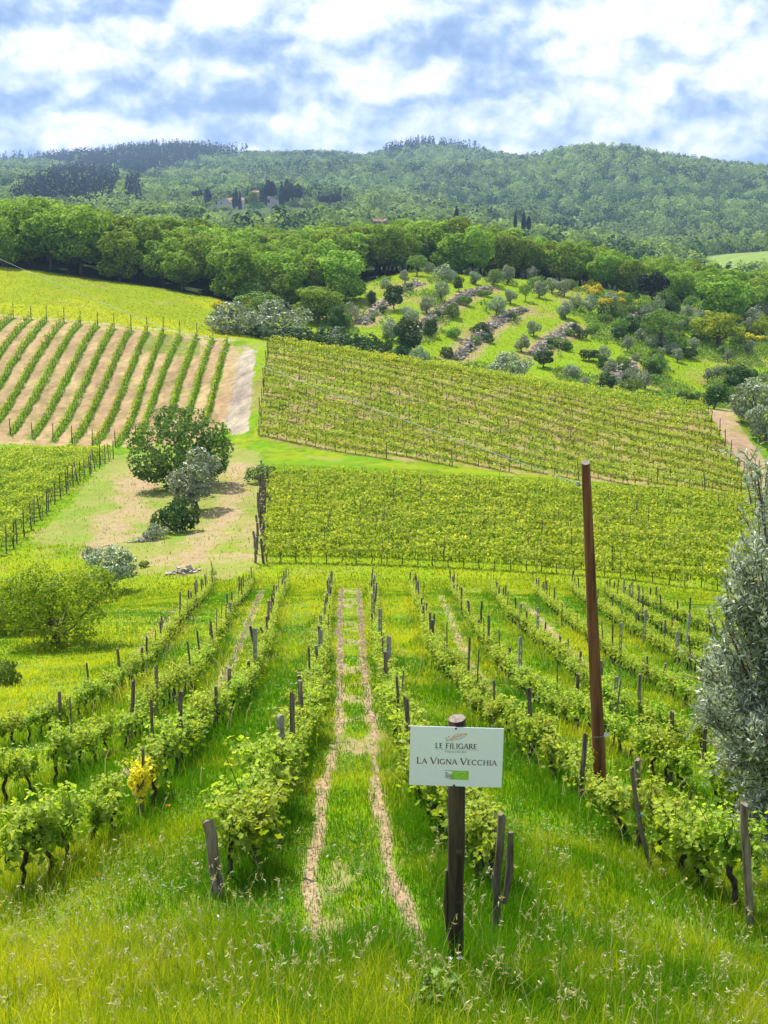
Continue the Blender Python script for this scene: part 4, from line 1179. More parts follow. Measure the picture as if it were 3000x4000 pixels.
LR_ = [LL[0] + np.array([-40, -2, 0]), LL[0], LL[1], LL[1] + np.array([-45, -1, 0])]
nl = int(np.hypot(*(LL[1] - LL[0])[:2]) / 1.9)
hl = block('left_vineyard_foliage', LR_, nl, fr, 'dense green vines of the lower left field', .20, 85, (.5, 1.55))
for i, (a_, b_, P) in enumerate(hm):
    for k in range(2):
        q = a_ + np.array([-.2 - .35 * k + pr.normal(0, .1), pr.normal(0, .4), 0]); q[2] = H(q[0], q[1])
        o = obj('row_end_post', endp[pr.integers(3)], None, q, pr.uniform(0, 6), (1.7, 1.7, pr.uniform(.6, 1.0))); o.rotation_euler[1] = pr.normal(0, .12); o.rotation_euler[0] = pr.normal(0, .08)
        tag(o, f'crooked dark post in the left edge of the middle field, {ORD(2 * i + k + 1)} from near corner', 'post', 'posts along the left edge of the middle field')
for i, (a_, b_, P) in enumerate(hl):
    q = b_ + np.array([.3, 0, 0]); q[2] = H(q[0], q[1])
    o = obj('row_end_post', endp[pr.integers(3)], None, q, pr.uniform(0, 6), (1.05, 1.05, pr.uniform(.95, 1.15))); o.rotation_euler[1] = pr.normal(0, .06)
    tag(o, f'dark end post, right edge of the lower left field, {ORD(i + 1)} from the near end', 'post', 'end posts of the lower left field')
stk = [post_mesh(pr, 'split', 1.7, .028) for _ in range(2)]
n = 0
for i, (a_, b_, P) in enumerate(hm):
    for k in range(6):
        q = P[int((k + pr.uniform(.1, .9)) / 6 * len(P))]; n += 1
        o = obj('vineyard_stake', stk[pr.integers(2)], None, q, pr.uniform(0, 6), (1, 1, pr.uniform(.8, 1.05))); o.rotation_euler[1] = pr.normal(0, .05)
        tag(o, f'grey stake, {ORD(k + 1)} from the left in the {ORD(i + 1)} row of the middle field', 'stake', 'stakes of the middle field')

# ------------------------------------------------------------------ valley trees and bushes
def poly_tree(nm, kind, label, cat, base, top, wpx, **kw):
    return plant_px(kind, nm, label, cat, base[0], base[1], base[1] - top, wpx, **kw)
poly_tree('round_tree', 'spread', 'large round dark green tree at the corner of the gravel path', 'tree', (700, 1905), 1575, 365, var=0)
poly_tree('olive_tree', 'olive', 'silvery olive tree in front of the large round tree', 'tree', (772, 1992), 1745, 190, var=1)
poly_tree('round_bush', 'darkbush', 'glossy dark green round bush below the silvery olive', 'bush', (684, 2078), 1935, 168, var=1)
poly_tree('low_bush', 'greybush', 'low grey green bush beside the stone heap', 'bush', (610, 2105), 2050, 90, var=0)
poly_tree('yellow_green_tree', 'yellowspread', 'bushy yellow green tree at the left edge of the near slope', 'tree', (235, 2525), 2150, 410, var=0)
poly_tree('yellow_green_bush', 'yellowspread', 'low spreading yellow green bush left of the bushy tree', 'bush', (70, 2470), 2235, 250, var=1)
poly_tree('olive_tree', 'olive', 'grey olive tree behind the bushy yellow green tree', 'tree', (426, 2318), 2125, 190, var=2)
poly_tree('low_bush', 'greybush', 'pale spreading bush left of the grey olive, near the track', 'bush', (360, 2200), 2130, 70, var=1)
poly_tree('low_bush', 'bush', 'low green bush between gravel path and middle field', 'bush', (1022, 1885), 1815, 120, var=0)
poly_tree('low_bush', 'bush', 'small green bush below the track at the stone pile', 'bush', (562, 2215), 2190, 40, var=2)
poly_tree('weed_bush', 'bush', 'pale weedy bush at the left picture edge of the near slope', 'bush', (20, 2680), 2560, 110, var=1)


def stone_heap(nm, label, p, rx, rz, n, size, cat='stones'):
    g = Geo(); rg = np.random.default_rng(int(abs(p[0] * 100)) % 999)
    for _ in range(n):
        q = rg.normal(0, .42, 2) * rx; s = size * rg.uniform(.5, 1.3, 3) * np.array([1, 1, .6])
        R = Matrix.Rotation(rg.uniform(0, 6), 3, 'Z') @ Matrix.Rotation(rg.normal(0, .4), 3, 'X')
        x, y = p[0] + q[0], p[1] + q[1] * .5
        add_box(g, (x, y, H(x, y) + abs(rg.normal(0, rz)) * math.exp(-(q[0] / rx) ** 2 * 2)), s, R=R)
    return tag(g.obj(nm, M['stone']), label, cat)
stone_heap('stone_pile', 'low pile of brown stones at the edge of the near slope', g1(716, 2236), 1.1, .12, 70, .22)
stone_heap('stone_pile', 'small heap of rubble beside the round bush', g1(555, 2115), .9, .1, 50, .22)

# dry-stone walls of the terraces
WL = ['short tumbled stone wall below the wood at the left of the terraces', 'long tumbled dry stone wall, second from the left on the terraces', 'steep dry stone wall between two bright grass terraces', 'tumbled stone bank right of the bright grass terraces',
      'short stone wall hidden among olives at the lower right terraces', 'broken stones between olives at the upper right terraces']
for wi, pts in enumerate(wall_w):
    P = resample(pts, .22); g = Geo(); rg = np.random.default_rng(40 + wi)
    for p in P:
        for _ in range(5):
            s = rg.uniform(.16, .5, 3) * np.array([1.1, .9, .55]); q = rg.normal(0, .42, 2); hz = abs(rg.normal(0, .38)) * math.exp(-(q ** 2).sum())
            R = Matrix.Rotation(rg.uniform(0, 6), 3, 'Z') @ Matrix.Rotation(rg.normal(0, .5), 3, 'X')
            x, y = p[0] + q[0], p[1] + q[1]; add_box(g, (x, y, H(x, y) + hz), s, R=R)
    tag(g.obj('dry_stone_wall', M['stone']), WL[wi], 'wall', 'dry stone walls on the terraces')

# terraces: olives, trees, bushes, broom
OL7 = [(785, 290, 120), (575, 470, 155), (465, 550, 150), (690, 370, 110), (1145, 390, 140), (1235, 310, 100), (1385, 520, 110), (1305, 620, 110), (1580, 400, 105), (1420, 270, 110), (1505, 240, 105), (1580, 262, 120), (1215, 185, 120), (1375, 160, 90), (1100, 100, 85), (1005, 185, 90), (435, 235, 90), (550, 180, 85), (775, 132, 75), (335, 315, 90), (1195, 690, 60)]
OL8 = [(520, 570, 130), (635, 490, 110), (370, 755, 130), (660, 870, 150), (925, 650, 110), (1050, 560, 115), (1330, 655, 105), (1170, 812, 110), (1250, 780, 95), (160, 880, 110), (80, 795, 115), (110, 232, 125), (215, 255, 150), (20, 305, 140), (390, 205, 130), (1510, 580, 105), (1620, 822, 80), (790, 620, 90), (990, 300, 110), (940, 420, 120)]
ofs = [(x, y, h, z7) for x, y, h in OL7] + [(x, y, h, z8) for x, y, h in OL8]
for i, (x, y, h, zf) in enumerate(ofs):
    px, py = zf([(x, y)])[0]; sc = .603 if zf is z7 else .482
    low = 'upper' if py < 1180 else ('middle' if py < 1330 else 'lower')
    plant_px('olive', 'olive_tree', f'grey green olive tree on the {low} terraces', 'olive tree', px, py, h * sc * 1.02, h * sc * .74, f'olive trees on the {low} terraces', ymin=168)
TR = [(z7, 570, 640, 245, None, 'darktree', 'tall dark leafy tree at the foot of the left terraces'), (z7, 480, 350, 165, None, 'darktree', 'dark ivy-like tree at the end of the short tumbled wall'), (z7, 900, 230, 95, None, 'darktree', 'small dark tree above the long stone wall'),
      (z7, 105, 485, 165, None, 'darktree', 'dark tree in the shade below the wood at the left of the terraces'), (z7, 1330, 292, 100, None, 'lighttree', 'green bushy tree at the upper end of the steep wall'), (z7, 1450, 722, 115, 100, 'darktree', 'rounded deep green tree at the foot of the stone bank'),
      (z7, 1130, 202, 105, None, 'lighttree', 'small light green tree among the upper olives'), (z7, 630, 130, 120, 110, 'lighttree', 'light green tree under the wood edge above the terraces'), (z7, 335, 325, 100, 40, 'darktree', 'slender dark shrub-like tree on the left grass patch'),
      (z8, 790, 545, 285, 250, 'lighttree', 'broad light green tree in the middle of the right terraces'), (z8, 1250, 530, 255, 330, 'yellowtree', 'wide yellow green tree on the right terraces below the broom'), (z8, 1290, 310, 330, 330, 'edgeoak', 'big dense dark green tree in the upper right scrub'),
      (z8, 720, 190, 230, 210, 'umbrella', 'dark dome-shaped pine above the right terraces'), (z8, 1220, 1032, 210, 170, 'darktree', 'dark leafy tree at the corner of the right-hand slope vineyard'), (z8, 1420, 905, 240, 200, 'darktree', 'tall dark tree on the meadow near the right edge'),
      (z8, 210, 642, 95, 125, 'darktree', 'small spreading dark tree alone on the bright grass'), (z8, 340, 885, 140, 110, 'darktree', 'narrow dark tree beside the short stone wall'), (z8, 450, 475, 115, 90, 'darktree', 'dark tree left of the broad light green tree'),
      (z8, 640, 385, 110, 100, 'darktree', 'dark leafy tree behind the broad light green tree'), (z8, 1620, 470, 180, 150, 'yellowtree', 'yellowish tree at the right picture edge of the terraces'), (z8, 1540, 1150, 340, 270, 'olive', 'large grey green olive clump beside the dirt road'), (z8, 1640, 1320, 300, 240, 'olive', 'second grey green olive clump at the picture edge by the dirt road')]
for zf, x, y, h, w, kd, lab in TR:
    px, py = zf([(x, y)])[0]; sc = .603 if zf is z7 else .482
    plant_px(kd, 'terrace_tree' if kd != 'olive' else 'olive_tree', lab, 'tree' if kd != 'olive' else 'olive tree', px, py, h * sc * 1.1, None if w is None else w * sc * 1.15, ymin=140 if 'road' in lab or 'corner' in lab else 168)
BU = [(z7, 240, 640, 140, 290, 'darkbush'), (z7, 1240, 792, 155, 300, 'greybush'), (z7, 415, 625, 85, 110, 'darkbush'), (z7, 810, 660, 70, 100, 'darkbush'), (z7, 920, 770, 90, 150, 'bush'), (z7, 870, 530, 65, 100, 'bush'), (z7, 1030, 500, 70, 120, 'darkbush'), (z7, 720, 520, 110, 90, 'darkbush'), (z7, 860, 400, 90, 110, 'bush'), (z7, 200, 420, 110, 130, 'greybush'),
      (z7, 640, 690, 100, 130, 'greybush'), (z7, 1090, 560, 60, 70, 'darkbush'), (z7, 1560, 590, 60, 110, 'bush'), (z7, 100, 600, 110, 150, 'greybush'), (z7, 1630, 790, 90, 110, 'greybush'), (z7, 1480, 590, 50, 60, 'darkbush'), (z7, 940, 320, 60, 90, 'bush'), (z7, 1060, 260, 45, 90, 'bush'),
      (z8, 750, 745, 150, 190, 'bush'), (z8, 550, 895, 110, 190, 'bush'), (z8, 970, 962, 75, 90, 'darkbush'), (z8, 1065, 992, 95, 120, 'darkbush'), (z8, 530, 380, 100, 120, 'bush'), (z8, 1100, 435, 150, 160, 'bush'), (z8, 1500, 435, 130, 150, 'greybush'), (z8, 1010, 620, 90, 140, 'darkbush'), (z8, 700, 690, 80, 120, 'bush'), (z8, 590, 640, 60, 80, 'greybush'),
      (z8, 240, 420, 80, 110, 'bush'), (z8, 140, 460, 90, 110, 'darkbush'), (z8, 340, 330, 80, 110, 'bush'), (z8, 850, 240, 130, 170, 'darkbush'), (z8, 960, 180, 120, 150, 'bush'), (z8, 1120, 250, 110, 140, 'bush'), (z8, 880, 500, 90, 130, 'bush'), (z8, 1300, 600, 80, 130, 'bush'), (z8, 1380, 980, 130, 130, 'bush'), (z8, 1440, 260, 130, 140, 'greybush'), (z8, 1590, 300, 130, 160, 'greybush'), (z8, 640, 280, 90, 120, 'bush'),
      (z8, 1180, 480, 110, 140, 'bush'), (z8, 1420, 520, 110, 130, 'bush'), (z8, 520, 260, 90, 120, 'darkbush'), (z8, 1000, 1010, 60, 80, 'darkbush'), (z8, 1330, 1010, 60, 120, 'darkbush'), (z8, 30, 560, 70, 90, 'darkbush'), (z8, 300, 870, 60, 90, 'bush')]
sr = np.random.default_rng(17)
for poly, n_ in (([(2330, 1180), (2560, 1150), (2990, 1230), (2990, 1330), (2800, 1350), (2620, 1390), (2420, 1330)], 90), ([(1300, 1290), (1420, 1260), (1620, 1330), (1640, 1400), (1400, 1390), (1300, 1370)], 8), ([(1600, 1060), (2000, 1085), (2300, 1130), (2380, 1200), (2100, 1150), (1650, 1090)], 10), ([(2350, 1390), (2560, 1400), (2600, 1480), (2480, 1540), (2370, 1500)], 12)):
    q = np.array(poly, float); m = 0
    while m < n_:
        px, py = sr.uniform(q[:, 0].min(), q[:, 0].max()), sr.uniform(q[:, 1].min(), q[:, 1].max())
        if not inpoly(np.array([px]), np.array([py]), poly)[0]: continue
        m += 1; hh = sr.uniform(50, 130); BU.append((z8, (px - 2200) / .482, (py - 1100) / .482, hh, hh * sr.uniform(1.0, 1.5), ['bush', 'bush', 'darkbush', 'greybush'][sr.integers(4)]))
for pts in WALLS[:4]:
    for t_ in sr.uniform(0, len(pts) - 1, 7):
        i_ = int(t_); f_ = t_ - i_; px = pts[i_][0] * (1 - f_) + pts[min(i_ + 1, len(pts) - 1)][0] * f_ + sr.normal(0, 8) + 8; py = pts[i_][1] * (1 - f_) + pts[min(i_ + 1, len(pts) - 1)][1] * f_ + 10
        hh = sr.uniform(25, 60); BU.append((z8, (px - 2200) / .482, (py - 1100) / .482, hh, hh * 1.3, ['bush', 'darkbush'][sr.integers(2)]))
CW = {'bush': 'light green', 'darkbush': 'dark green', 'greybush': 'grey green'}
for zf, x, y, h, w, kd in BU:
    px, py = zf([(x, y)])[0]; sc = .603 if zf is z7 else .482
    side = 'left' if px < 1900 else ('middle' if px < 2500 else 'right')
    plant_px(kd, 'scrub_bush', f'{CW[kd]} scrub bush on the {side} part of the terraces', 'bush', px, py, h * sc * 1.0, w * sc * .95, f'{CW[kd]} scrub bushes, {side} terraces', ymin=168, part='foliage')
EB = [(925, 1302, 110, 210, 'greybush', 'pale grey green thicket at the right end of the yellow meadow'), (1100, 1318, 130, 230, 'greybush', 'grey green thicket right of the meadow, above the gravel path'), (1010, 1262, 120, 170, 'lighttree', 'bright green bush-like tree behind the pale thicket'), (1240, 1262, 150, 180, 'edgeoak', 'rounded tree at the lower tip of the wood'),
      (1180, 1350, 75, 190, 'darkbush', 'dark low hedge above the head of the gravel path'), (1310, 1355, 80, 150, 'darkbush', 'dark thicket above the left corner of the right-hand slope vineyard'), (1010, 1320, 50, 120, 'darkbush', 'dark undergrowth clump below the pale thicket'), (1120, 1175, 190, 220, 'edgeoak', 'broad oak at the meadow corner of the wood'), (1330, 1180, 200, 190, 'edgeoak', 'dense oak left of the first terrace wall'), (1000, 1210, 110, 120, 'lighttree', 'small bright tree against the dark wood at the meadow end')]
for px, py, h, w, kd, lab in EB: plant_px(kd, 'thicket' if 'bush' in kd else 'edge_tree', lab, 'bush' if 'bush' in kd else 'tree', px, py, h, w, ymin=172)

# broom in flower: green bush with yellow blossom
def broom_mesh(rng):
    b = lobes(rng, (0, 0, .75), np.array([1.1, 1.1, .75]), 9, (.3, .5)); V, F, P = crown_cloud(rng, b, 420, .2)
    fol = new_mesh('foliage', V, [F], M['scrub'], tint=np.repeat(rng.random(len(P)), 4))
    V, F, P = crown_cloud(rng, b, 900, .17, fill=.1, up_w=.5); q = P[:, 2] > .55; q4 = np.repeat(q, 4)
    return fol, new_mesh('blossom', V[q4], [np.arange(q4.sum()).reshape(-1, 4)], M['broom'], tint=rng.random(q4.sum()))
BR = [broom_mesh(np.random.default_rng(700 + i)) for i in range(3)]
BL = [(z7, x, y, h) for x, y, h in ((870, 70, 50), (905, 62, 40), (955, 60, 40), (880, 112, 36), (980, 102, 40), (1050, 110, 44), (945, 118, 32), (745, 52, 40), (800, 60, 36), (1430, 135, 50), (1640, 140, 36), (445, 700, 60), (1540, 195, 26), (1620, 210, 30))] + [(z8, x, y, h) for x, y, h in ((350, 205, 70), (225, 66, 70), (265, 105, 65), (240, 120, 60), (470, 140, 55), (470, 190, 50), (1075, 175, 45), (1165, 315, 70), (1270, 305, 60), (1390, 340, 70), (1200, 420, 70), (1510, 490, 60), (1600, 492, 55), (185, 80, 50), (190, 20, 40), (160, 20, 40), (240, 18, 40), (1560, 1172, 60), (950, 240, 36), (1060, 250, 36), (600, 190, 30), (1640, 240, 40))] + [(z1, 1090, 812, 60), (z1, 945, 795, 40), (z1, 110, 590, 40), (z1, 30, 570, 34)]
for i, (zf, x, y, h) in enumerate(BL):
    px, py = zf([(x, y)])[0]; sc = {z7: .603, z8: .482, z1: .904}[zf]; p = g1(px, py, 140); hh = h * sc * p[1] / F_PX * 1.1
    e = bpy.data.objects.new('broom_bush', None); COL.objects.link(e); e.location = p; e.scale = [hh / 1.5 * 1.15] * 2 + [hh / 1.5]; e.rotation_euler = (0, 0, i)
    zone = 'by the meadow edge' if px < 1300 else ('below the wood above the left terraces' if px < 1950 else ('among the olives of the middle terraces' if px < 2500 else 'in the scrub of the right terraces'))
    tag(e, f'broom bush with golden yellow blossom {zone}', 'broom bush', f'yellow broom {zone}')
    fol, blo = BR[i % 3]; obj('foliage', fol, e); obj('blossom', blo, e)

# ------------------------------------------------------------------ the oak wood
wr = np.random.default_rng(2024)
edge_px = np.array([-400, 0, 500, 870, 1040, 1200, 1400, 1600, 2000, 2300, 2600, 3000, 3400], float); edge_Y = np.array([248, 240, 232, 224, 216, 226, 247, 264, 268, 271, 273, 275, 275], float)
spots = []
ys = 212.0
while ys < 400:
    st = 6.6 if ys < 300 else 7.6
    for x in np.arange(-.31 * ys, .31 * ys, st):
        X = x + wr.normal(0, st * .24); Y = ys + wr.normal(0, st * .24); px = 1500 + F_PX * X / Y * .985
        if not -250 < px < 3250: continue
        dY = Y - np.interp(px, edge_px, edge_Y)
        if dY < 1.5: continue
        spots.append((Y, X, px, dY))
    ys += st * .9
spots.sort()
oak_far = Geo(); n_oak = 0
hs = np.interp
for Y, X, px, dY in spots:
    Z = float(H(X, Y)); hgt = np.interp(px, [-300, 300, 700, 1000, 1500, 1700, 2100, 2600, 3200], [11.4, 10.6, 9.4, 8.8, 9.6, 10.2, 8.6, 8.0, 8.0]) * wr.uniform(.84, 1.14)
    if dY < 6: hgt *= .86
    if n_oak < 285 and (-120 < px < 3120) and (Y < 345):
        side = 'behind the yellow meadow' if px < 1000 else ('left of the terraces' if px < 1500 else ('above the terraces' if px < 2300 else 'at the upper right'))
        rank = 'front edge' if dY < 7 else 'depth'
        plant('oak' if dY > 7 else ('edgeoak' if wr.random() < .55 else 'oak'), 'oak_tree', f'leafy green oak in the {rank} of the wood {side}', 'tree', (X, Y, Z), hgt, hgt * .72 * wr.uniform(.9, 1.15), f'oaks in the {rank} of the wood {side}', sink=.1)
        n_oak += 1
    else:
        R = np.array([hgt * .36] * 2 + [hgt * .36]); b = lobes(wr, (0, 0, hgt * .6), R, 9, (.3, .48)); V, F, P = crown_cloud(wr, b, 420, .8)
        oak_far.add(V + np.array([X, Y, Z]), F, tint=np.repeat(np.clip(wr.normal(.5, .15) + wr.normal(0, .2, len(P)), 0, 1), 4))
if oak_far.n: tag(oak_far.obj('distant_oak_foliage', M['oak']), 'farther oaks merging into one canopy behind the wood', 'wood', kind='stuff')

# ------------------------------------------------------------------ far hills: woods that read as one mass
EL = (ZG + 0) / np.maximum(YG, 1); CM = np.maximum.accumulate(np.where(YG > 60, EL, -9), axis=0)
def hidden(X, Y, top):
    i = np.clip(np.interp(np.log(Y + Y0), LR, np.arange(len(LR))).astype(int) - 3, 0, len(LR) - 1); j = np.clip(np.interp(X / (Y + Y0), wcol, np.arange(len(wcol))).astype(int), 0, len(wcol) - 1)
    return (top + 4) / Y < CM[i, j]


CON = [[(40, 822), (150, 742), (300, 700), (400, 700), (470, 740), (440, 800), (380, 845), (250, 830), (120, 830)], [(-300, 640), (0, 610), (300, 595), (560, 560), (700, 560), (980, 590), (980, 628), (800, 640), (700, 670), (560, 720), (420, 700), (300, 670), (100, 650), (-300, 680)],
       [(1480, 570), (1640, 560), (2000, 590), (2090, 620), (1900, 618), (1700, 600), (1490, 625)], [(1260, 585), (1380, 585), (1380, 612), (1260, 612)], [(485, 740), (545, 740), (545, 830), (485, 830)]]
def far_woods():
    rg = np.random.default_rng(8); tot = []
    Y = 470.0; PTS = []
    while Y < 2900:
        st = np.interp(Y, [470, 900, 2900], [7.5, 9.5, 14.5])
        xs = np.arange(-.32 * Y, .32 * Y, st); PTS.append(np.stack([xs + rg.normal(0, st * .28, len(xs)), Y + rg.normal(0, st * .28, len(xs))], 1)); Y += st * .95
    P = np.concatenate(PTS); Z = H(P[:, 0], P[:, 1]); px, py = project(P[:, 0], P[:, 1], Z)
    keep = ~hidden(P[:, 0], P[:, 1], Z + 13)
    fm = (P[:, 1] > 575) & (P[:, 1] < 840) & (px > 2735); keep &= ~fm
    grove = (P[:, 1] > 880) & (P[:, 1] < 1130) & (px > 520) & (px < 1400) & (py > 770); keep &= ~(grove & (rg.random(len(P)) < .45))
    vill = ((px > 838) & (px < 1110) & (py > 775) & (py < 835) & (P[:, 1] < 1010)) | ((px > 1440) & (px < 1525) & (py > 830) & (py < 905)); keep &= ~vill
    tops = py - 10.5 * F_PX / P[:, 1]; keep &= ~((P[:, 1] < 962) & (px > 800) & (px < 1240) & (tops < 818)) & ~((P[:, 1] < 755) & (px > 1435) & (px < 1530) & (tops < 880))
    P = P[keep]; Z = Z[keep]; px = px[keep]; py = py[keep]; grove = grove[keep]
    con = np.zeros(len(P), bool)
    for q in CON: con |= inpoly(px, py, q) & (P[:, 1] > 850)
    con &= rg.random(len(P)) < .9
    for which, nm, lab, mt in ((~con, 'far_hill_forest', 'broadleaf woods covering the far hills', 'wood_far'), (con, 'far_conifer_forest', 'dark conifer stands on the far left hill and ridges', 'conifer')):
        p = P[which]; z = Z[which]; n = len(p); gr = grove[which]; Yd = p[:, 1]
        if nm == 'far_hill_forest':
            K = 52; sc = np.interp(Yd, [470, 900, 2900], [.95, 1.12, 1.62]) * rg.uniform(.65, 1.25, n) * np.where(gr, .5, 1)
            d = sph(n * K, rg).reshape(n, K, 3); d[..., 2] = np.abs(d[..., 2]) * 1.15 - .25; d = unit(d)
            rad = np.stack([3.9 * sc, 3.9 * sc, 5.2 * sc], 1)[:, None]
            q = d * rad * rg.uniform(.75, 1.08, (n, K, 1)); q[..., 2] += (4.6 * sc)[:, None]
            size = np.repeat(1.75 * sc, K) * rg.uniform(.6, 1.25, n * K); N = (d * 1.1 + rg.normal(0, .33, d.shape)).reshape(-1, 3)
            tree_t = rg.normal(.48, .36, n) + (fbm(p[:, 0] / 90, p[:, 1] / 140, 3, 6) - .5) * .9
        else:
            K = 26; sc = rg.uniform(.8, 1.35, n) * np.interp(Yd, [1000, 2600], [1.0, 1.5]); u = rg.random((n, K)); ang = rg.random((n, K)) * 6.283
            rr = 2.6 * (1 - u) ** .8 * rg.uniform(.6, 1.1, (n, K)) + .15
            q = np.stack([rr * np.cos(ang), rr * np.sin(ang), 1 + 14 * u], -1) * sc[:, None, None]
            size = np.repeat(sc, K) * (2.3 * (1 - u.ravel()) + .9); N = np.stack([np.cos(ang), np.sin(ang), 0 * ang + .35], -1).reshape(-1, 3) + rg.normal(0, .3, (n * K, 3)); tree_t = rg.normal(.5, .2, n)
        q = q + np.stack([p[:, 0], p[:, 1], z - .3], 1)[:, None]
        V, F = cards(q.reshape(-1, 3), N, size, .85, rg)
        tint = np.clip(np.repeat(tree_t, K) + rg.normal(0, .12, n * K), 0, 1)
        tag(obj(nm, new_mesh(nm, V, [F], M[mt], tint=np.repeat(tint, 4))), lab, 'forest', kind='stuff'); tot.append(n)
    print('far trees', tot)
far_woods()

# villa on the hill, cypresses
def house(name, label, px0, px1, py_base, py_eave, py_ridge, Y, depth, ridge_px=None, wall='plaster', doors=(), wins=(), along_x=False, group=None, roof2=None):
    k = Y / F_PX; X0 = (px0 - 1500) * k; X1 = (px1 - 1500) * k; zb = ray(1500, py_base)[1] * Y; he = (py_base - py_eave) * k; hr = (py_base - py_ridge) * k
    e = bpy.data.objects.new(name, None); COL.objects.link(e); e.location = ((X0 + X1) / 2, Y, zb); tag(e, label, 'house', group)
    w = (X1 - X0) / 2; d = depth; rx = 0 if ridge_px is None else (ridge_px - (px0 + px1) / 2) * k
    g = Geo(); b0 = -3.0
    if along_x:
        V = [(-w, 0, b0), (w, 0, b0), (w, 0, he), (-w, 0, he), (-w, d, b0), (w, d, b0), (w, d, he), (-w, d, he), (-w, d / 2, hr), (w, d / 2, hr)]
        g.add(V, [[0, 1, 2, 3], [5, 4, 7, 6]], [[1, 5, 6, 9, 2], [4, 0, 3, 8, 7]])
        o_ = .4; t_ = .2; RV = [(-w - o_, -o_, he - .1), (w + o_, -o_, he - .1), (w + o_, d / 2, hr + .05), (-w - o_, d / 2, hr + .05), (w + o_, d + o_, he - .1), (-w - o_, d + o_, he - .1)]
    else:
        V = [(-w, 0, b0), (w, 0, b0), (w, 0, he), (rx, 0, hr), (-w, 0, he), (-w, d, b0), (w, d, b0), (w, d, he), (rx, d, hr), (-w, d, he)]
        g.add(V, [[0, 1, 2, 3, 4]], [[9, 8, 7, 6, 5]], [[1, 6, 7, 2], [5, 0, 4, 9]])
        o_ = .5; t_ = .2; RV = [(-w - o_, -o_, he - .25), (rx, -o_, hr + .05), (rx, d + o_, hr + .05), (-w - o_, d + o_, he - .25), (w + o_, -o_, he - .25), (w + o_, d + o_, he - .25)]
    g.obj('wall', M[wall], e)
    g = Geo(); n = len(RV); top = [(x, y, z + t_) for x, y, z in RV]
    quads = [[0, 1, 2, 3], [3, 2, 4, 5]] if along_x else [[0, 1, 2, 3], [1, 4, 5, 2]]
    g.add([(x, y, z + .02) for x, y, z in RV] + top, [q[::-1] for q in quads], [[i + n for i in q] for q in quads], [[0, 1, 1 + n, n], [3, 0, n, 3 + n], [1, 2, 2 + n, 1 + n]] + ([[4, 5, 5 + n, 4 + n], [5, 3, 3 + n, 5 + n], [2, 4, 4 + n, 2 + n]] if along_x else [[1, 4, 4 + n, 1 + n], [4, 5, 5 + n, 4 + n], [5, 2, 2 + n, 5 + n], [2, 3, 3 + n, 2 + n]]))
    g.obj('roof', M['rooftile'], e)
    for nm, lst in (('door', doors), ('window', wins)):
        for (a, b, c, dd) in lst:
            g = Geo(); cx = ((a + c) / 2 - (px0 + px1) / 2) * k; add_box(g, (cx, -.02, (py_base - (b + dd) / 2) * k), (abs(c - a) * k, .14, abs(dd - b) * k)); g.obj(nm, M['window'], e)
            if nm == 'window': g = Geo(); add_box(g, (cx, -.10, (py_base - max(b, dd)) * k - .08), (abs(c - a) * k + .3, .22, .16)); g.obj('sill', M[wall], e)
house('farmhouse', 'pale gabled farmhouse with two dark windows on the hill, left of the cypresses', 851, 911, 812, 792, 774, 985, 14, 893, wins=[(856, 788, 862, 799), (875, 791, 879, 799)])
house('farmhouse', 'low farmhouse with red tiled roof behind the thin cypresses', 905, 962, 806, 784, 774, 1010, 9, along_x=True)
house('farmhouse', 'pale stone house with wide gable and dark doorway, between the dark trees', 1036, 1094, 800, 782, 764, 990, 12, 1060, doors=[(1056, 780, 1063, 792)])
house('outbuilding', 'small red roofed tower house showing above the garden trees', 998, 1020, 772, 752, 746, 1030, 8, along_x=True, wall='pinkplaster')
house('outbuilding', 'reddish stone barn at the right end of the hilltop garden', 1178, 1212, 822, 800, 790, 985, 9, along_x=True, wall='pinkplaster')
house('roadside_house', 'pink two-storey house with tiled roof at the edge of the wood', 1455, 1512, 884, 866, 856, 760, 9, along_x=True, wall='pinkplaster', wins=[(1462, 869, 1468, 875), (1476, 869, 1482, 875), (1490, 869, 1496, 875), (1462, 877, 1468, 883), (1490, 877, 1496, 883)])
g = Geo(); k = 965 / F_PX; zt = ray(1500, 812)[1] * 965
V, F, caps = tube(np.array([[0, 0, -3], [0, 0, 0]]), 38 * k, 28, True); V[:, 1] *= .8; V += np.array([(1066 - 1500) * k, 965, zt]); g.add(V, F, *caps); tag(g.obj('garden_terrace', M['plaster']), 'pale round-edged garden terrace wall below the stone house', 'terrace wall')
CY = [(z4, .3617, x, y, h, w, l) for x, y, h, w, l in ((170, 310, 160, 62, 'lone broad cypress left of the pale farmhouse'), (455, 365, 165, 34, 'thin cypress against the right corner of the pale farmhouse'), (482, 352, 195, 32, 'taller thin cypress just right of the farmhouse corner'), (520, 425, 225, 30, 'slender cypress reaching lowest in the farmhouse trio'), (603, 375, 205, 38, 'thin cypress left of the green garden tree'),
      (770, 355, 205, 72, 'broad cypress left of the stone house'), (825, 235, 165, 80, 'dark cypress pair member behind the stone house, left'), (866, 235, 150, 80, 'dark cypress pair member behind the stone house, right'), (970, 372, 275, 48, 'tall thin cypress right of the stone house'), (1025, 300, 240, 60, 'tall cypress behind the dark domed pine'))] + [(z2, .904, x, y, h, w, l) for x, y, h, w, l in ((313, 445, 105, 20, 'lone slim cypress on the wooded ridge in the middle distance'), (567, 430, 60, 12, 'thin distant cypress at the foot of the right hill'), (603, 437, 66, 16, 'left cypress of the distant pair at the foot of the right hill'), (625, 437, 55, 16, 'right cypress of the distant pair at the foot of the right hill'))]
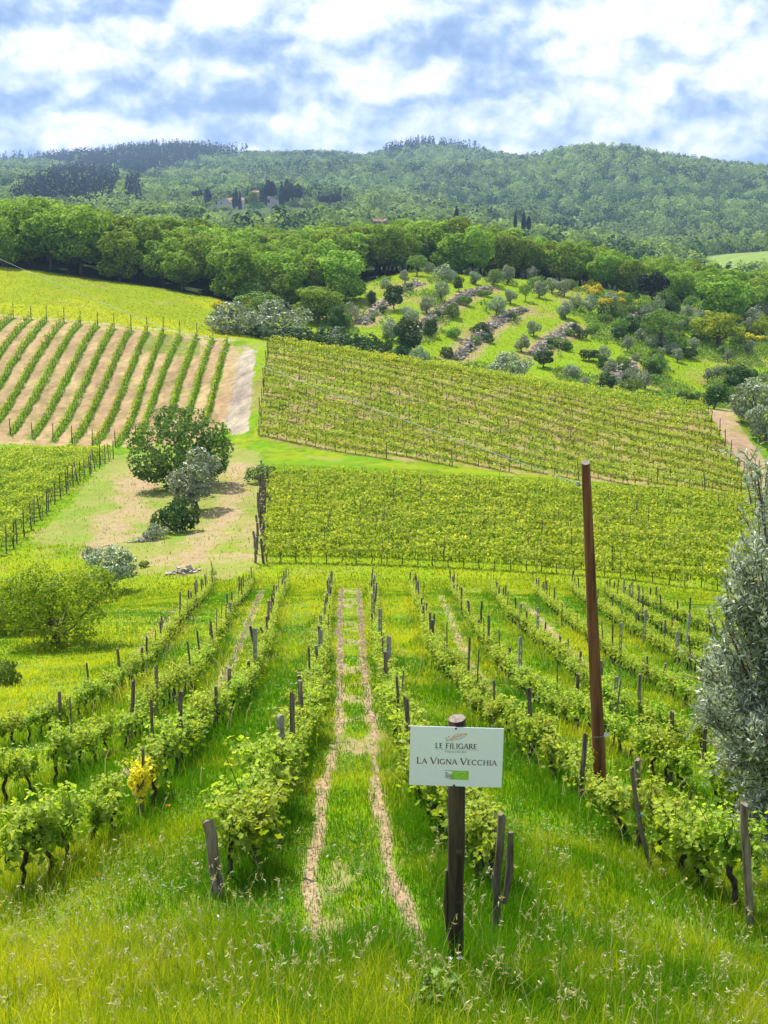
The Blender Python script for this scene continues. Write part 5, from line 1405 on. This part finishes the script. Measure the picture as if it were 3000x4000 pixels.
for zf, sc, x, y, h, w, lab in CY:
    px, py = zf([(x, y)])[0]; Y = 975.0 if zf is z4 else 620.0
    dx, dz = ray(px, py); plant('cypress', 'cypress_tree', lab, 'cypress', (dx * Y, Y, dz * Y), h * sc * Y / F_PX, w * sc * Y / F_PX * 1.1)
for (x, y, h, w, kd, lab) in ((1085, 370, 265, 190, 'umbrella', 'dark domed pine right of the stone house'), (1095, 420, 130, 150, 'edgeoak', 'bluish rounded tree below the dark domed pine'), (660, 330, 150, 130, 'edgeoak', 'green garden tree between the cypresses'), (690, 480, 180, 200, 'lighttree', 'pale green tree below the garden terrace, left'), (1490, 380, 170, 230, 'umbrella', 'broad dark tree right of the reddish barn'),
                              (200, 345, 50, 90, 'yellowtree', 'yellow green shrub left of the pale farmhouse'), (460, 470, 60, 90, 'lighttree', 'pale shrub below the farmhouse'), (40, 420, 130, 130, 'lighttree', 'pale round tree at the left end of the hilltop garden'), (1240, 410, 120, 130, 'edgeoak', 'dark green tree in front of the reddish barn'), (60, 290, 120, 110, 'umbrella', 'dark tree on the slope left of the lone cypress'), (850, 460, 90, 150, 'lighttree', 'pale garden trees clump under the round terrace'), (300, 430, 80, 120, 'edgeoak', 'low dark tree below the pale farmhouse'), (380, 400, 60, 100, 'yellowtree', 'small bush in front of the pale farmhouse wall')):
    px, py = z4([(x, y)])[0]; Y = 955.0; dx, dz = ray(px, py); plant(kd, 'garden_tree', lab, 'tree', (dx * Y, Y, dz * Y), h * .3617 * Y / F_PX, w * .3617 * Y / F_PX)
# ------------------------------------------------------------------ near olive at the right edge
def near_olive():
    rg = np.random.default_rng(31); base = g1(3200, 3480); Y = base[1]; k = Y / F_PX
    e = bpy.data.objects.new('olive_tree', None); COL.objects.link(e); e.location = base
    tag(e, 'near olive tree with narrow silvery leaves filling the right edge of the picture', 'olive tree')
    loc = lambda px, py, dy=0: np.array([ray(px, py)[0] * (Y + dy), Y + dy, ray(px, py)[1] * (Y + dy)]) - base
    g = Geo(); tp = loc(3105, 3080); t = np.linspace(0, 1, 7)[:, None]
    p = tp * t + rg.normal(0, .02, (7, 3)); p[0, 2] = -.3
    add_tube(g, p, np.linspace(.13, .085, 7), 10, jitter=.08)
    ends = []
    targets = [(2960, 1900), (3080, 1950), (2880, 2150), (3060, 2250), (2760, 2440), (2930, 2480), (2680, 2760), (2840, 2700), (3020, 2640), (2740, 2560), (2790, 2950), (2900, 2880), (3150, 2350), (3250, 2600), (3200, 2150), (2830, 2320), (2960, 3060), (2690, 2640), (3080, 2850), (3300, 2850), (2860, 3200), (2960, 3330), (2960, 1800)]
    targets = [(a + 75, b) for a, b in targets if b < 2960] + [(2955, 1830), (2985, 1990), (2950, 2090), (2905, 2210), (2870, 2340), (2985, 2200), (2960, 2330)] + [(2900, 3290), (2990, 3160), (3060, 3050)]
    for i, (a, b) in enumerate(targets):
        en = loc(a, b, rg.normal(0, .35)); st = p[rg.integers(3, 7)]
        tt = np.linspace(0, 1, 8)[:, None]; br = st * (1 - tt) + en * tt + rg.normal(0, .03, (8, 3)) * np.sin(tt * 3.14); br[:, 2] += .10 * np.sin(tt[:, 0] * 3.14)
        add_tube(g, br, np.linspace(.035, .006, 8), 6); ends.append(br)
    P = []; N = []; D = []
    for br in ends:
        for _ in range(120 if br[-1][2] < 2.0 else 80):
            u = rg.uniform(.32, 1.0); b0 = np.array([np.interp(u, np.linspace(0, 1, 8), br[:, j]) for j in range(3)]) + rg.normal(0, .07, 3)
            dr = unit(br[-1] - br[0] + rg.normal(0, .9, 3)) + np.array([0, 0, .25]); L = rg.uniform(.14, .38)
            tw = b0 + np.linspace(0, 1, 5)[:, None] * unit(dr) * L + np.array([0, 0, -.05]) * (np.linspace(0, 1, 5)[:, None] ** 2)
            V, F, _ = tube(tw, [.004, .0035, .003, .0025, .0015], 4, False); g.add(V, F)
            m = rg.integers(12, 20); q = rg.random(m)
            pt = np.stack([np.interp(q, np.linspace(0, 1, 5), tw[:, j]) for j in range(3)], 1)
            d = unit(unit(dr) * .6 + sph(m, rg) * .9 + np.array([0, 0, .1])); P.append(pt); D.append(d); N.append(sph(m, rg) + np.array([0, 0, .6]))
    g.obj('trunk', M['bark'], e, True)
    P = np.concatenate(P); D = np.concatenate(D); N = np.concatenate(N); n = len(P)
    L = rg.uniform(.05, .09, n)[:, None]; Wd = L * .24; S_ = unit(np.cross(D, N)); Nn = np.cross(S_, D)
    V = np.stack([P, P + D * L * .35 + S_ * Wd * .5 + Nn * L * .03, P + D * L * .72 + S_ * Wd * .42 + Nn * L * .02, P + D * L - Nn * L * .05, P + D * L * .72 - S_ * Wd * .42 + Nn * L * .02, P + D * L * .35 - S_ * Wd * .5 + Nn * L * .03], 1).reshape(-1, 3)
    me = new_mesh('foliage', V, [np.arange(n * 6).reshape(-1, 6)], M['olive_near'], tint=np.repeat(np.clip(rg.normal(.42, .32, n), 0, 1), 6)); obj('foliage', me, e)
near_olive()

# ------------------------------------------------------------------ grass
def blades(P, h, w, lean, rng, tint):
    n = len(P); az = rng.random(n) * 6.283; la = rng.random(n) * 6.283
    s = np.stack([np.cos(az), np.sin(az), 0 * az], 1) * (w / 2)[:, None]; d = np.stack([np.cos(la), np.sin(la), 0 * la], 1) * (lean * h)[:, None]; up = np.array([0, 0, 1.0])
    hh = h[:, None]
    V = np.stack([P - s - up * .03, P + s - up * .03, P + s * .75 + d * .35 + up * hh * .55, P - s * .75 + d * .35 + up * hh * .55, P + d + up * hh * (1 - .25 * lean[:, None])], 1).reshape(-1, 3)
    b = np.arange(n)[:, None] * 5
    return V, b + np.array([[0, 1, 2, 3]]), b + np.array([[3, 2, 4]]), np.repeat(tint, 5)


gr = np.random.default_rng(66)
allrows = list(row_w.values())
def sample_area(y0, y1, dens, half):
    """random spots between two distances; half(Y) is the half width that can be seen"""
    w = half(y1); n = int(dens * 2 * w * (y1 - y0)); X = gr.uniform(-w, w, n); Y = gr.uniform(y0, y1, n); k = np.abs(X) < half(Y); return X[k], Y[k]


def lush(X, Y):
    d = np.full(len(X), 9.0); 
    wob = (fbm(Y / 2.6, Y * 0 + 3.3, 3, 61) - .5) * .22
    for t_ in track_w: d = np.minimum(d, seg_dist(X + wob, Y, t_) + .02)
    s = np.full(len(X), 9.0)
    for t_ in side_w: s = np.minimum(s, seg_dist(X, Y, t_))
    md = seg_dist(X, Y, (track_w[0] + track_w[1]) / 2)
    r = np.full(len(X), 9.0)
    for t_ in allrows: r = np.minimum(r, seg_dist(X, Y, t_))
    return d, s, md, r


def grass():
    G = []; half = lambda Y: .275 * Y + 2.4
    for y0, y1, dens, ww in ((6.5, 8.4, 2200, .0055), (8.4, 11, 3600, .0055), (11, 14.5, 2300, .0075), (14.5, 20, 1000, .011), (20, 30, 520, .016), (30, 46, 230, .024), (46, 80, 95, .036)):
        X, Y = sample_area(y0, y1, dens, half)
        d, s, md, r = lush(X, Y); j = gr.normal(0, .05, len(X))
        n2 = fbm(X / 1.3, Y / 1.6, 3, 12)
        fade = sstep(10.9, 9.4, Y)     # tall grass takes over the foot of the bank
        keep = ((d + j * .9 > .085 + .0009 * np.clip(Y - 16, 0, 60)) | (gr.random(len(X)) < .25 * fade + .04)) & ((s + j > .2) | (gr.random(len(X)) < .3)) & (gr.random(len(X)) < .55 + .9 * n2)
        keep &= gr.random(len(X)) > .85 * (1 - sstep(.15, .6, md + j * .4)) * sstep(.48, .68, fbm(X / .5 + 4, Y / 1.3, 4, 77))
        X, Y, r, md, n2, fade = X[keep], Y[keep], r[keep], md[keep], n2[keep], fade[keep]; n = len(X)
        P = np.stack([X, Y, H(X, Y)], 1)
        strip = 1 - sstep(.25, .7, r); lane = 1 - sstep(.4, .8, md)
        h = (.06 + .06 * n2 + .15 * strip * n2 + .10 * fade) * gr.uniform(.5, 1.35, n) * np.where(gr.random(n) < .07, 2.0, 1.0) * (1 - .4 * lane * (1 - fade))
        far = np.clip((Y - 14) / 40, 0, 1); h *= 1 - .25 * far
        t = np.clip(.36 + (fbm(X / 3.2, Y / 4.5, 3, 13) - .5) * 2.0 + (fbm(X / .5, Y / .7, 2, 14) - .5) * .9 + (fbm(X / 7, Y / 11, 2, 15) - .5) * 1.1 + gr.normal(0, .22, n) + sstep(.8, 1.1, r) * .16 + (-.20 + .8 * (fbm(X / 1.1, Y / .8, 3, 19) - .5)) * fade - .1 * strip, 0, 1)
        G.append(blades(P, h, ww * gr.uniform(.6, 1.3, n), gr.uniform(.1, .75, n), gr, t))
    # valley floor and banks beyond
    X, Y = sample_area(74, 128, 26, lambda Y: .275 * Y + 2); px, py = project(X, Y, H(X, Y))
    k = ~inpoly(px, py, [(430, 1790), (640, 1740), (900, 1730), (1000, 1760), (1060, 1860), (1030, 2200), (900, 2270), (640, 2240), (420, 2250), (330, 2120), (120, 2130)]) | (gr.random(len(X)) < .12); X, Y = X[k], Y[k]
    n = len(X); G.append(blades(np.stack([X, Y, H(X, Y)], 1), gr.uniform(.06, .2, n), gr.uniform(.04, .09, n), gr.uniform(.2, .7, n), gr, np.clip(.5 + gr.normal(0, .25, n), 0, 1)))
    g = Geo()
    for V, a, b, t in G: g.add(V, a, b, tint=t)
    tag(g.obj('grass', M['grass']), 'bright green grass between the vine rows and along the bank', 'grass', kind='stuff')
    # tall straw-coloured seed heads
    g = Geo(); X, Y = sample_area(7.2, 13.2, 34, half); d, s, md, r = lush(X, Y); k = (d > .2) & (gr.random(len(X)) < np.where(Y < 11.2, 1, .4)); X, Y = X[k], Y[k]
    X2, Y2 = sample_area(12.6, 40, 3.0, half); d, s, md, r = lush(X2, Y2); k = (r < .6) & (d > .3); X, Y = np.concatenate([X, X2[k]]), np.concatenate([Y, Y2[k]])
    n = len(X); P = np.stack([X, Y, H(X, Y)], 1); h = gr.uniform(.18, .48, n); ln = gr.uniform(.15, .6, n)
    la = gr.random(n) * 6.283; tip = P + np.stack([np.cos(la) * ln * h, np.sin(la) * ln * h, h], 1); mid = P + np.stack([np.cos(la) * ln * h * .3, np.sin(la) * ln * h * .3, h * .6], 1)
    w = np.where(Y < 14, .003, .008)[:, None]; s_ = unit(np.cross(tip - P, gr.standard_normal((n, 3)))) * w * .5
    V = np.stack([P - s_, P + s_, mid + s_, mid - s_, tip + s_ * .6, tip - s_ * .6], 1).reshape(-1, 3); b = np.arange(n)[:, None] * 6
    g.add(V, b + np.array([[0, 1, 2, 3]]), b + np.array([[3, 2, 4, 5]]), tint=.3)
    for _ in range(5):
        q = tip - unit(tip - mid) * gr.uniform(0, .1, n)[:, None] + gr.normal(0, .008, (n, 3)); V, F = cards(q, sph(n, gr), gr.uniform(.025, .06, n), .22, gr); g.add(V, F, tint=np.repeat(gr.random(n), 4))
    tag(g.obj('dry_grass', M['dry']), 'straw coloured seed heads standing above the green grass', 'grass', kind='stuff')
    # low broad-leaved weeds in patches
    g = Geo()
    for y0, y1, de, sz in ((6.8, 13, 700, .020), (13, 24, 260, .032), (24, 60, 50, .055)):
        X, Y = sample_area(y0, y1, de, half); d, s, md, r = lush(X, Y); f = fbm(X / .9 + 31, Y / 1.1, 3, 90); k = (f > .5) & (d > .12); X, Y, f = X[k], Y[k], f[k]; n = len(X)
        P = np.stack([X, Y, H(X, Y) + gr.uniform(.015, .10, n)], 1); V, F = cards(P, sph(n, gr) * .6 + np.array([0, 0, 1]), sz * gr.uniform(.6, 1.4, n), .8, gr)
        g.add(V, F, tint=np.repeat(np.clip(.3 + (fbm(X / 2.5, Y / 2.5, 2, 91) - .5) * 2 + gr.normal(0, .2, n), 0, 1), 4))
    tag(g.obj('clover_foliage', M['weed']), 'patches of low broad leaved weeds in the grass', 'weeds', kind='stuff')
    # meadow and terrace tufts
    X, Y = sample_area(176, 270, 5, lambda Y: .27 * Y); px, py = project(X, Y, H(X, Y)); k = (Y < np.interp(px, edge_px, edge_Y) + 1) & ~inpoly(px, py, UL_POLY) & ~inpoly(px, py, UR_POLY); X, Y, px = X[k], Y[k], px[k]
    n = len(X); V, a, b2, t = blades(np.stack([X, Y, H(X, Y)], 1), gr.uniform(.06, .22, n), gr.uniform(.08, .2, n), gr.uniform(.2, .7, n), gr, np.clip(np.where(px < 960, .6, .55) + gr.normal(0, .25, n), 0, 1))
    g = Geo(); g.add(V, a, b2, tint=t); tag(g.obj('meadow_grass', M['grass']), 'long grass on the upper meadow and the terraces', 'grass', kind='stuff')
    # rough scrub of the terraces
    X, Y = sample_area(168, 272, 16, lambda Y: .27 * Y); px, py = project(X, Y, H(X, Y)); f = fbm(X / 4, Y / 7, 3, 33) + .12 * sstep(2200, 2500, px)
    k = (px > 1150) & (Y < np.interp(px, edge_px, edge_Y) + 1) & ~inpoly(px, py, UR_POLY) & (f > np.where(px < 2150, .66, .57)); X, Y = X[k], Y[k]; n = len(X); g = Geo()
    P = np.stack([X, Y, H(X, Y) + gr.uniform(.05, .55, n)], 1); V, F = cards(P, sph(n, gr) + np.array([0, 0, .7]), gr.uniform(.15, .42, n), .8, gr); g.add(V, F, tint=np.repeat(np.clip(gr.normal(.5, .3, n), 0, 1), 4))
    tag(g.obj('terrace_undergrowth', M['scrub']), 'low rough undergrowth scattered over the terraces', 'undergrowth', kind='stuff')
    # stones of the wheel tracks
    g = Geo(); tot = []
    for t_ in track_w + side_w[:1]:
        Pq = resample(t_, .02); m = int(len(Pq) * .9); q = Pq[gr.integers(len(Pq), size=m)]; X = q[:, 0] + gr.normal(0, .045, m) - (fbm(q[:, 1] / 2.6, q[:, 1] * 0 + 3.3, 3, 61) - .5) * .22; Y = q[:, 1] + gr.normal(0, .05, m); tot.append(np.stack([X, Y, H(X, Y)], 1))
    Pq = np.concatenate(tot); m = len(Pq); s = gr.uniform(.006, .022, m) * np.clip(Pq[:, 1] / 20, 1, 2)
    oc = np.array([[1, 0, 0], [-1, 0, 0], [0, 1, 0], [0, -1, 0], [0, 0, .7], [0, 0, -.7]]); R = gr.uniform(.7, 1.3, (m, 6, 1)); A = gr.random(m) * 6.28; c, sn = np.cos(A)[:, None], np.sin(A)[:, None]
    o = oc[None] * R * s[:, None, None]; o = np.stack([o[..., 0] * c - o[..., 1] * sn, o[..., 0] * sn + o[..., 1] * c, o[..., 2]], -1)
    V = (Pq[:, None] + o).reshape(-1, 3); F = (np.arange(m)[:, None, None] * 6 + np.array([[0, 2, 4], [2, 1, 4], [1, 3, 4], [3, 0, 4], [2, 0, 5], [1, 2, 5], [3, 1, 5], [0, 3, 5]])[None]).reshape(-1, 3)
    tag(obj('track_gravel', new_mesh('track_gravel', V, [F], M['pebble'])), 'loose clods and pebbles on the twin wheel tracks', 'gravel', kind='stuff')
grass()

# ------------------------------------------------------------------ weeds and flowers by the sign post
def weed(px, py, hpx, n, label, mt='scrub', name='leafy_weed', leaf=.05):
    rg = np.random.default_rng(px); p = g1(px, py); k = p[1] / F_PX; hh = hpx * k
    e = bpy.data.objects.new(name, None); COL.objects.link(e); e.location = p; tag(e, label, 'weed')
    g = Geo(); P = []
    for _ in range(4):
        en = np.array([rg.normal(0, .25 * hh), rg.normal(0, .2 * hh), hh * rg.uniform(.6, 1)]); t = np.linspace(0, 1, 6)[:, None]; st = en * t + np.array([0, 0, .1 * hh]) * np.sin(t * 3.1) + rg.normal(0, .004, (6, 3))
        st[0, 2] = -.03; V, F, _ = tube(st, np.linspace(.004, .002, 6), 5, False); g.add(V, F); q = rg.uniform(.25, 1, n // 4); P.append(np.stack([np.interp(q, t[:, 0], st[:, j]) for j in range(3)], 1) + rg.normal(0, .03, (n // 4, 3)))
    P = np.concatenate(P); g.obj('stem', M['vinewood'], e)
    V, F = vine_leaves(P, sph(len(P), rg) * .7 + np.array([0, -.2, .8]), leaf * rg.uniform(.6, 1.3, len(P)), rg); obj('foliage', new_mesh('foliage', V, [F], M[mt], tint=np.repeat(rg.random(len(P)), 12)), e)
weed(1705, 3960, 200, 60, 'leafy weed with pale green leaves in front of the sign post')
weed(1640, 3990, 130, 50, 'low bramble-like weed left of the sign post foot')
weed(1820, 3985, 110, 40, 'small leafy weed right of the sign post foot')
weed(1560, 3920, 70, 30, 'small green weed growing in the right wheel track')
def flower(px, py, hpx, mt, label, r=.02, cat='flower', name='wild_flower'):
    rg = np.random.default_rng(px + 1); p = g1(px, py); hh = hpx * p[1] / F_PX; e = bpy.data.objects.new(name, None); COL.objects.link(e); e.location = p; tag(e, label, cat)
    g = Geo(); V, F, _ = tube(np.array([[0, 0, -.02], [.01, 0, hh * .5], [0, -.01, hh]]), .003, 5, False); g.add(V, F); g.obj('stem', M['grass'], e)
    a = np.arange(7) / 7 * 6.283; d = np.stack([np.cos(a), np.sin(a) * .8 - .25, .35 + 0 * a], 1); P = np.array([0, -.01, hh]) + d * r; V, F = cards(P, np.cross(d, np.stack([-np.sin(a), np.cos(a), 0 * a], 1)), r * 1.6, .7, rg); obj('blossom', new_mesh('blossom', V, [F], M[mt], tint=np.full(len(V), .6)), e)
flower(1755, 3830, 100, 'petal', 'pale white flower touching the left side of the sign post', .015)
flower(1795, 3835, 105, 'petal', 'pale white flower in front of the sign post', .016)
M['poppy'] = mat_leaf('poppy_petal', (.70, .10, .01), (.85, .2, .02), .4, (1.2, 1, .6), .5, .05)
for px, py, lab in ((382, 3440, 'orange red poppy in the grass left of the stout end post'), (658, 3170, 'orange red poppy in the lane beside the golden leaved vine'), (2610, 3395, 'orange poppy under the near vines at the lower right')): flower(px, py, 25, 'poppy', lab, .022, 'poppy', 'poppy')
wf = Geo(); X, Y = sample_area(8.6, 13, 1.6, lambda Y: .27 * Y); P = np.stack([X, Y, H(X, Y) + gr.uniform(.15, .4, len(X))], 1)
for _ in range(3):
    V, F = cards(P + gr.normal(0, .010, P.shape), sph(len(P), gr), gr.uniform(.018, .034, len(P)), .45, gr); wf.add(V, F)
tag(wf.obj('meadow_blossom_foliage', M['petal']), 'scattered tiny white flower heads in the foreground grass', 'flowers', kind='stuff')

# ------------------------------------------------------------------ haze of the air over the valley
def haze():
    m = bpy.data.materials.new('valley_air'); m.use_nodes = True; k = NT(m.node_tree); out = k.new('ShaderNodeOutputMaterial')
    v = k.new('ShaderNodeVolumePrincipled'); v.inputs['Color'].default_value = (.48, .70, 1.0, 1); v.inputs['Density'].default_value = HAZE; v.inputs['Anisotropy'].default_value = .3
    k.link(v.outputs[0], out.inputs['Volume'])
    top = float(ZG.max()) + 40; bot = float(ZG.min()) - 1; g = Geo(); add_box(g, (0, 2000, (top + bot) / 2), (7600 * 2, 4900, top - bot))
    o = g.obj('haze', m); tag(o, 'thin bluish air over the valley and hills', 'haze', kind='stuff')
HAZE = 1.35e-4
if HAZE > 0: haze()
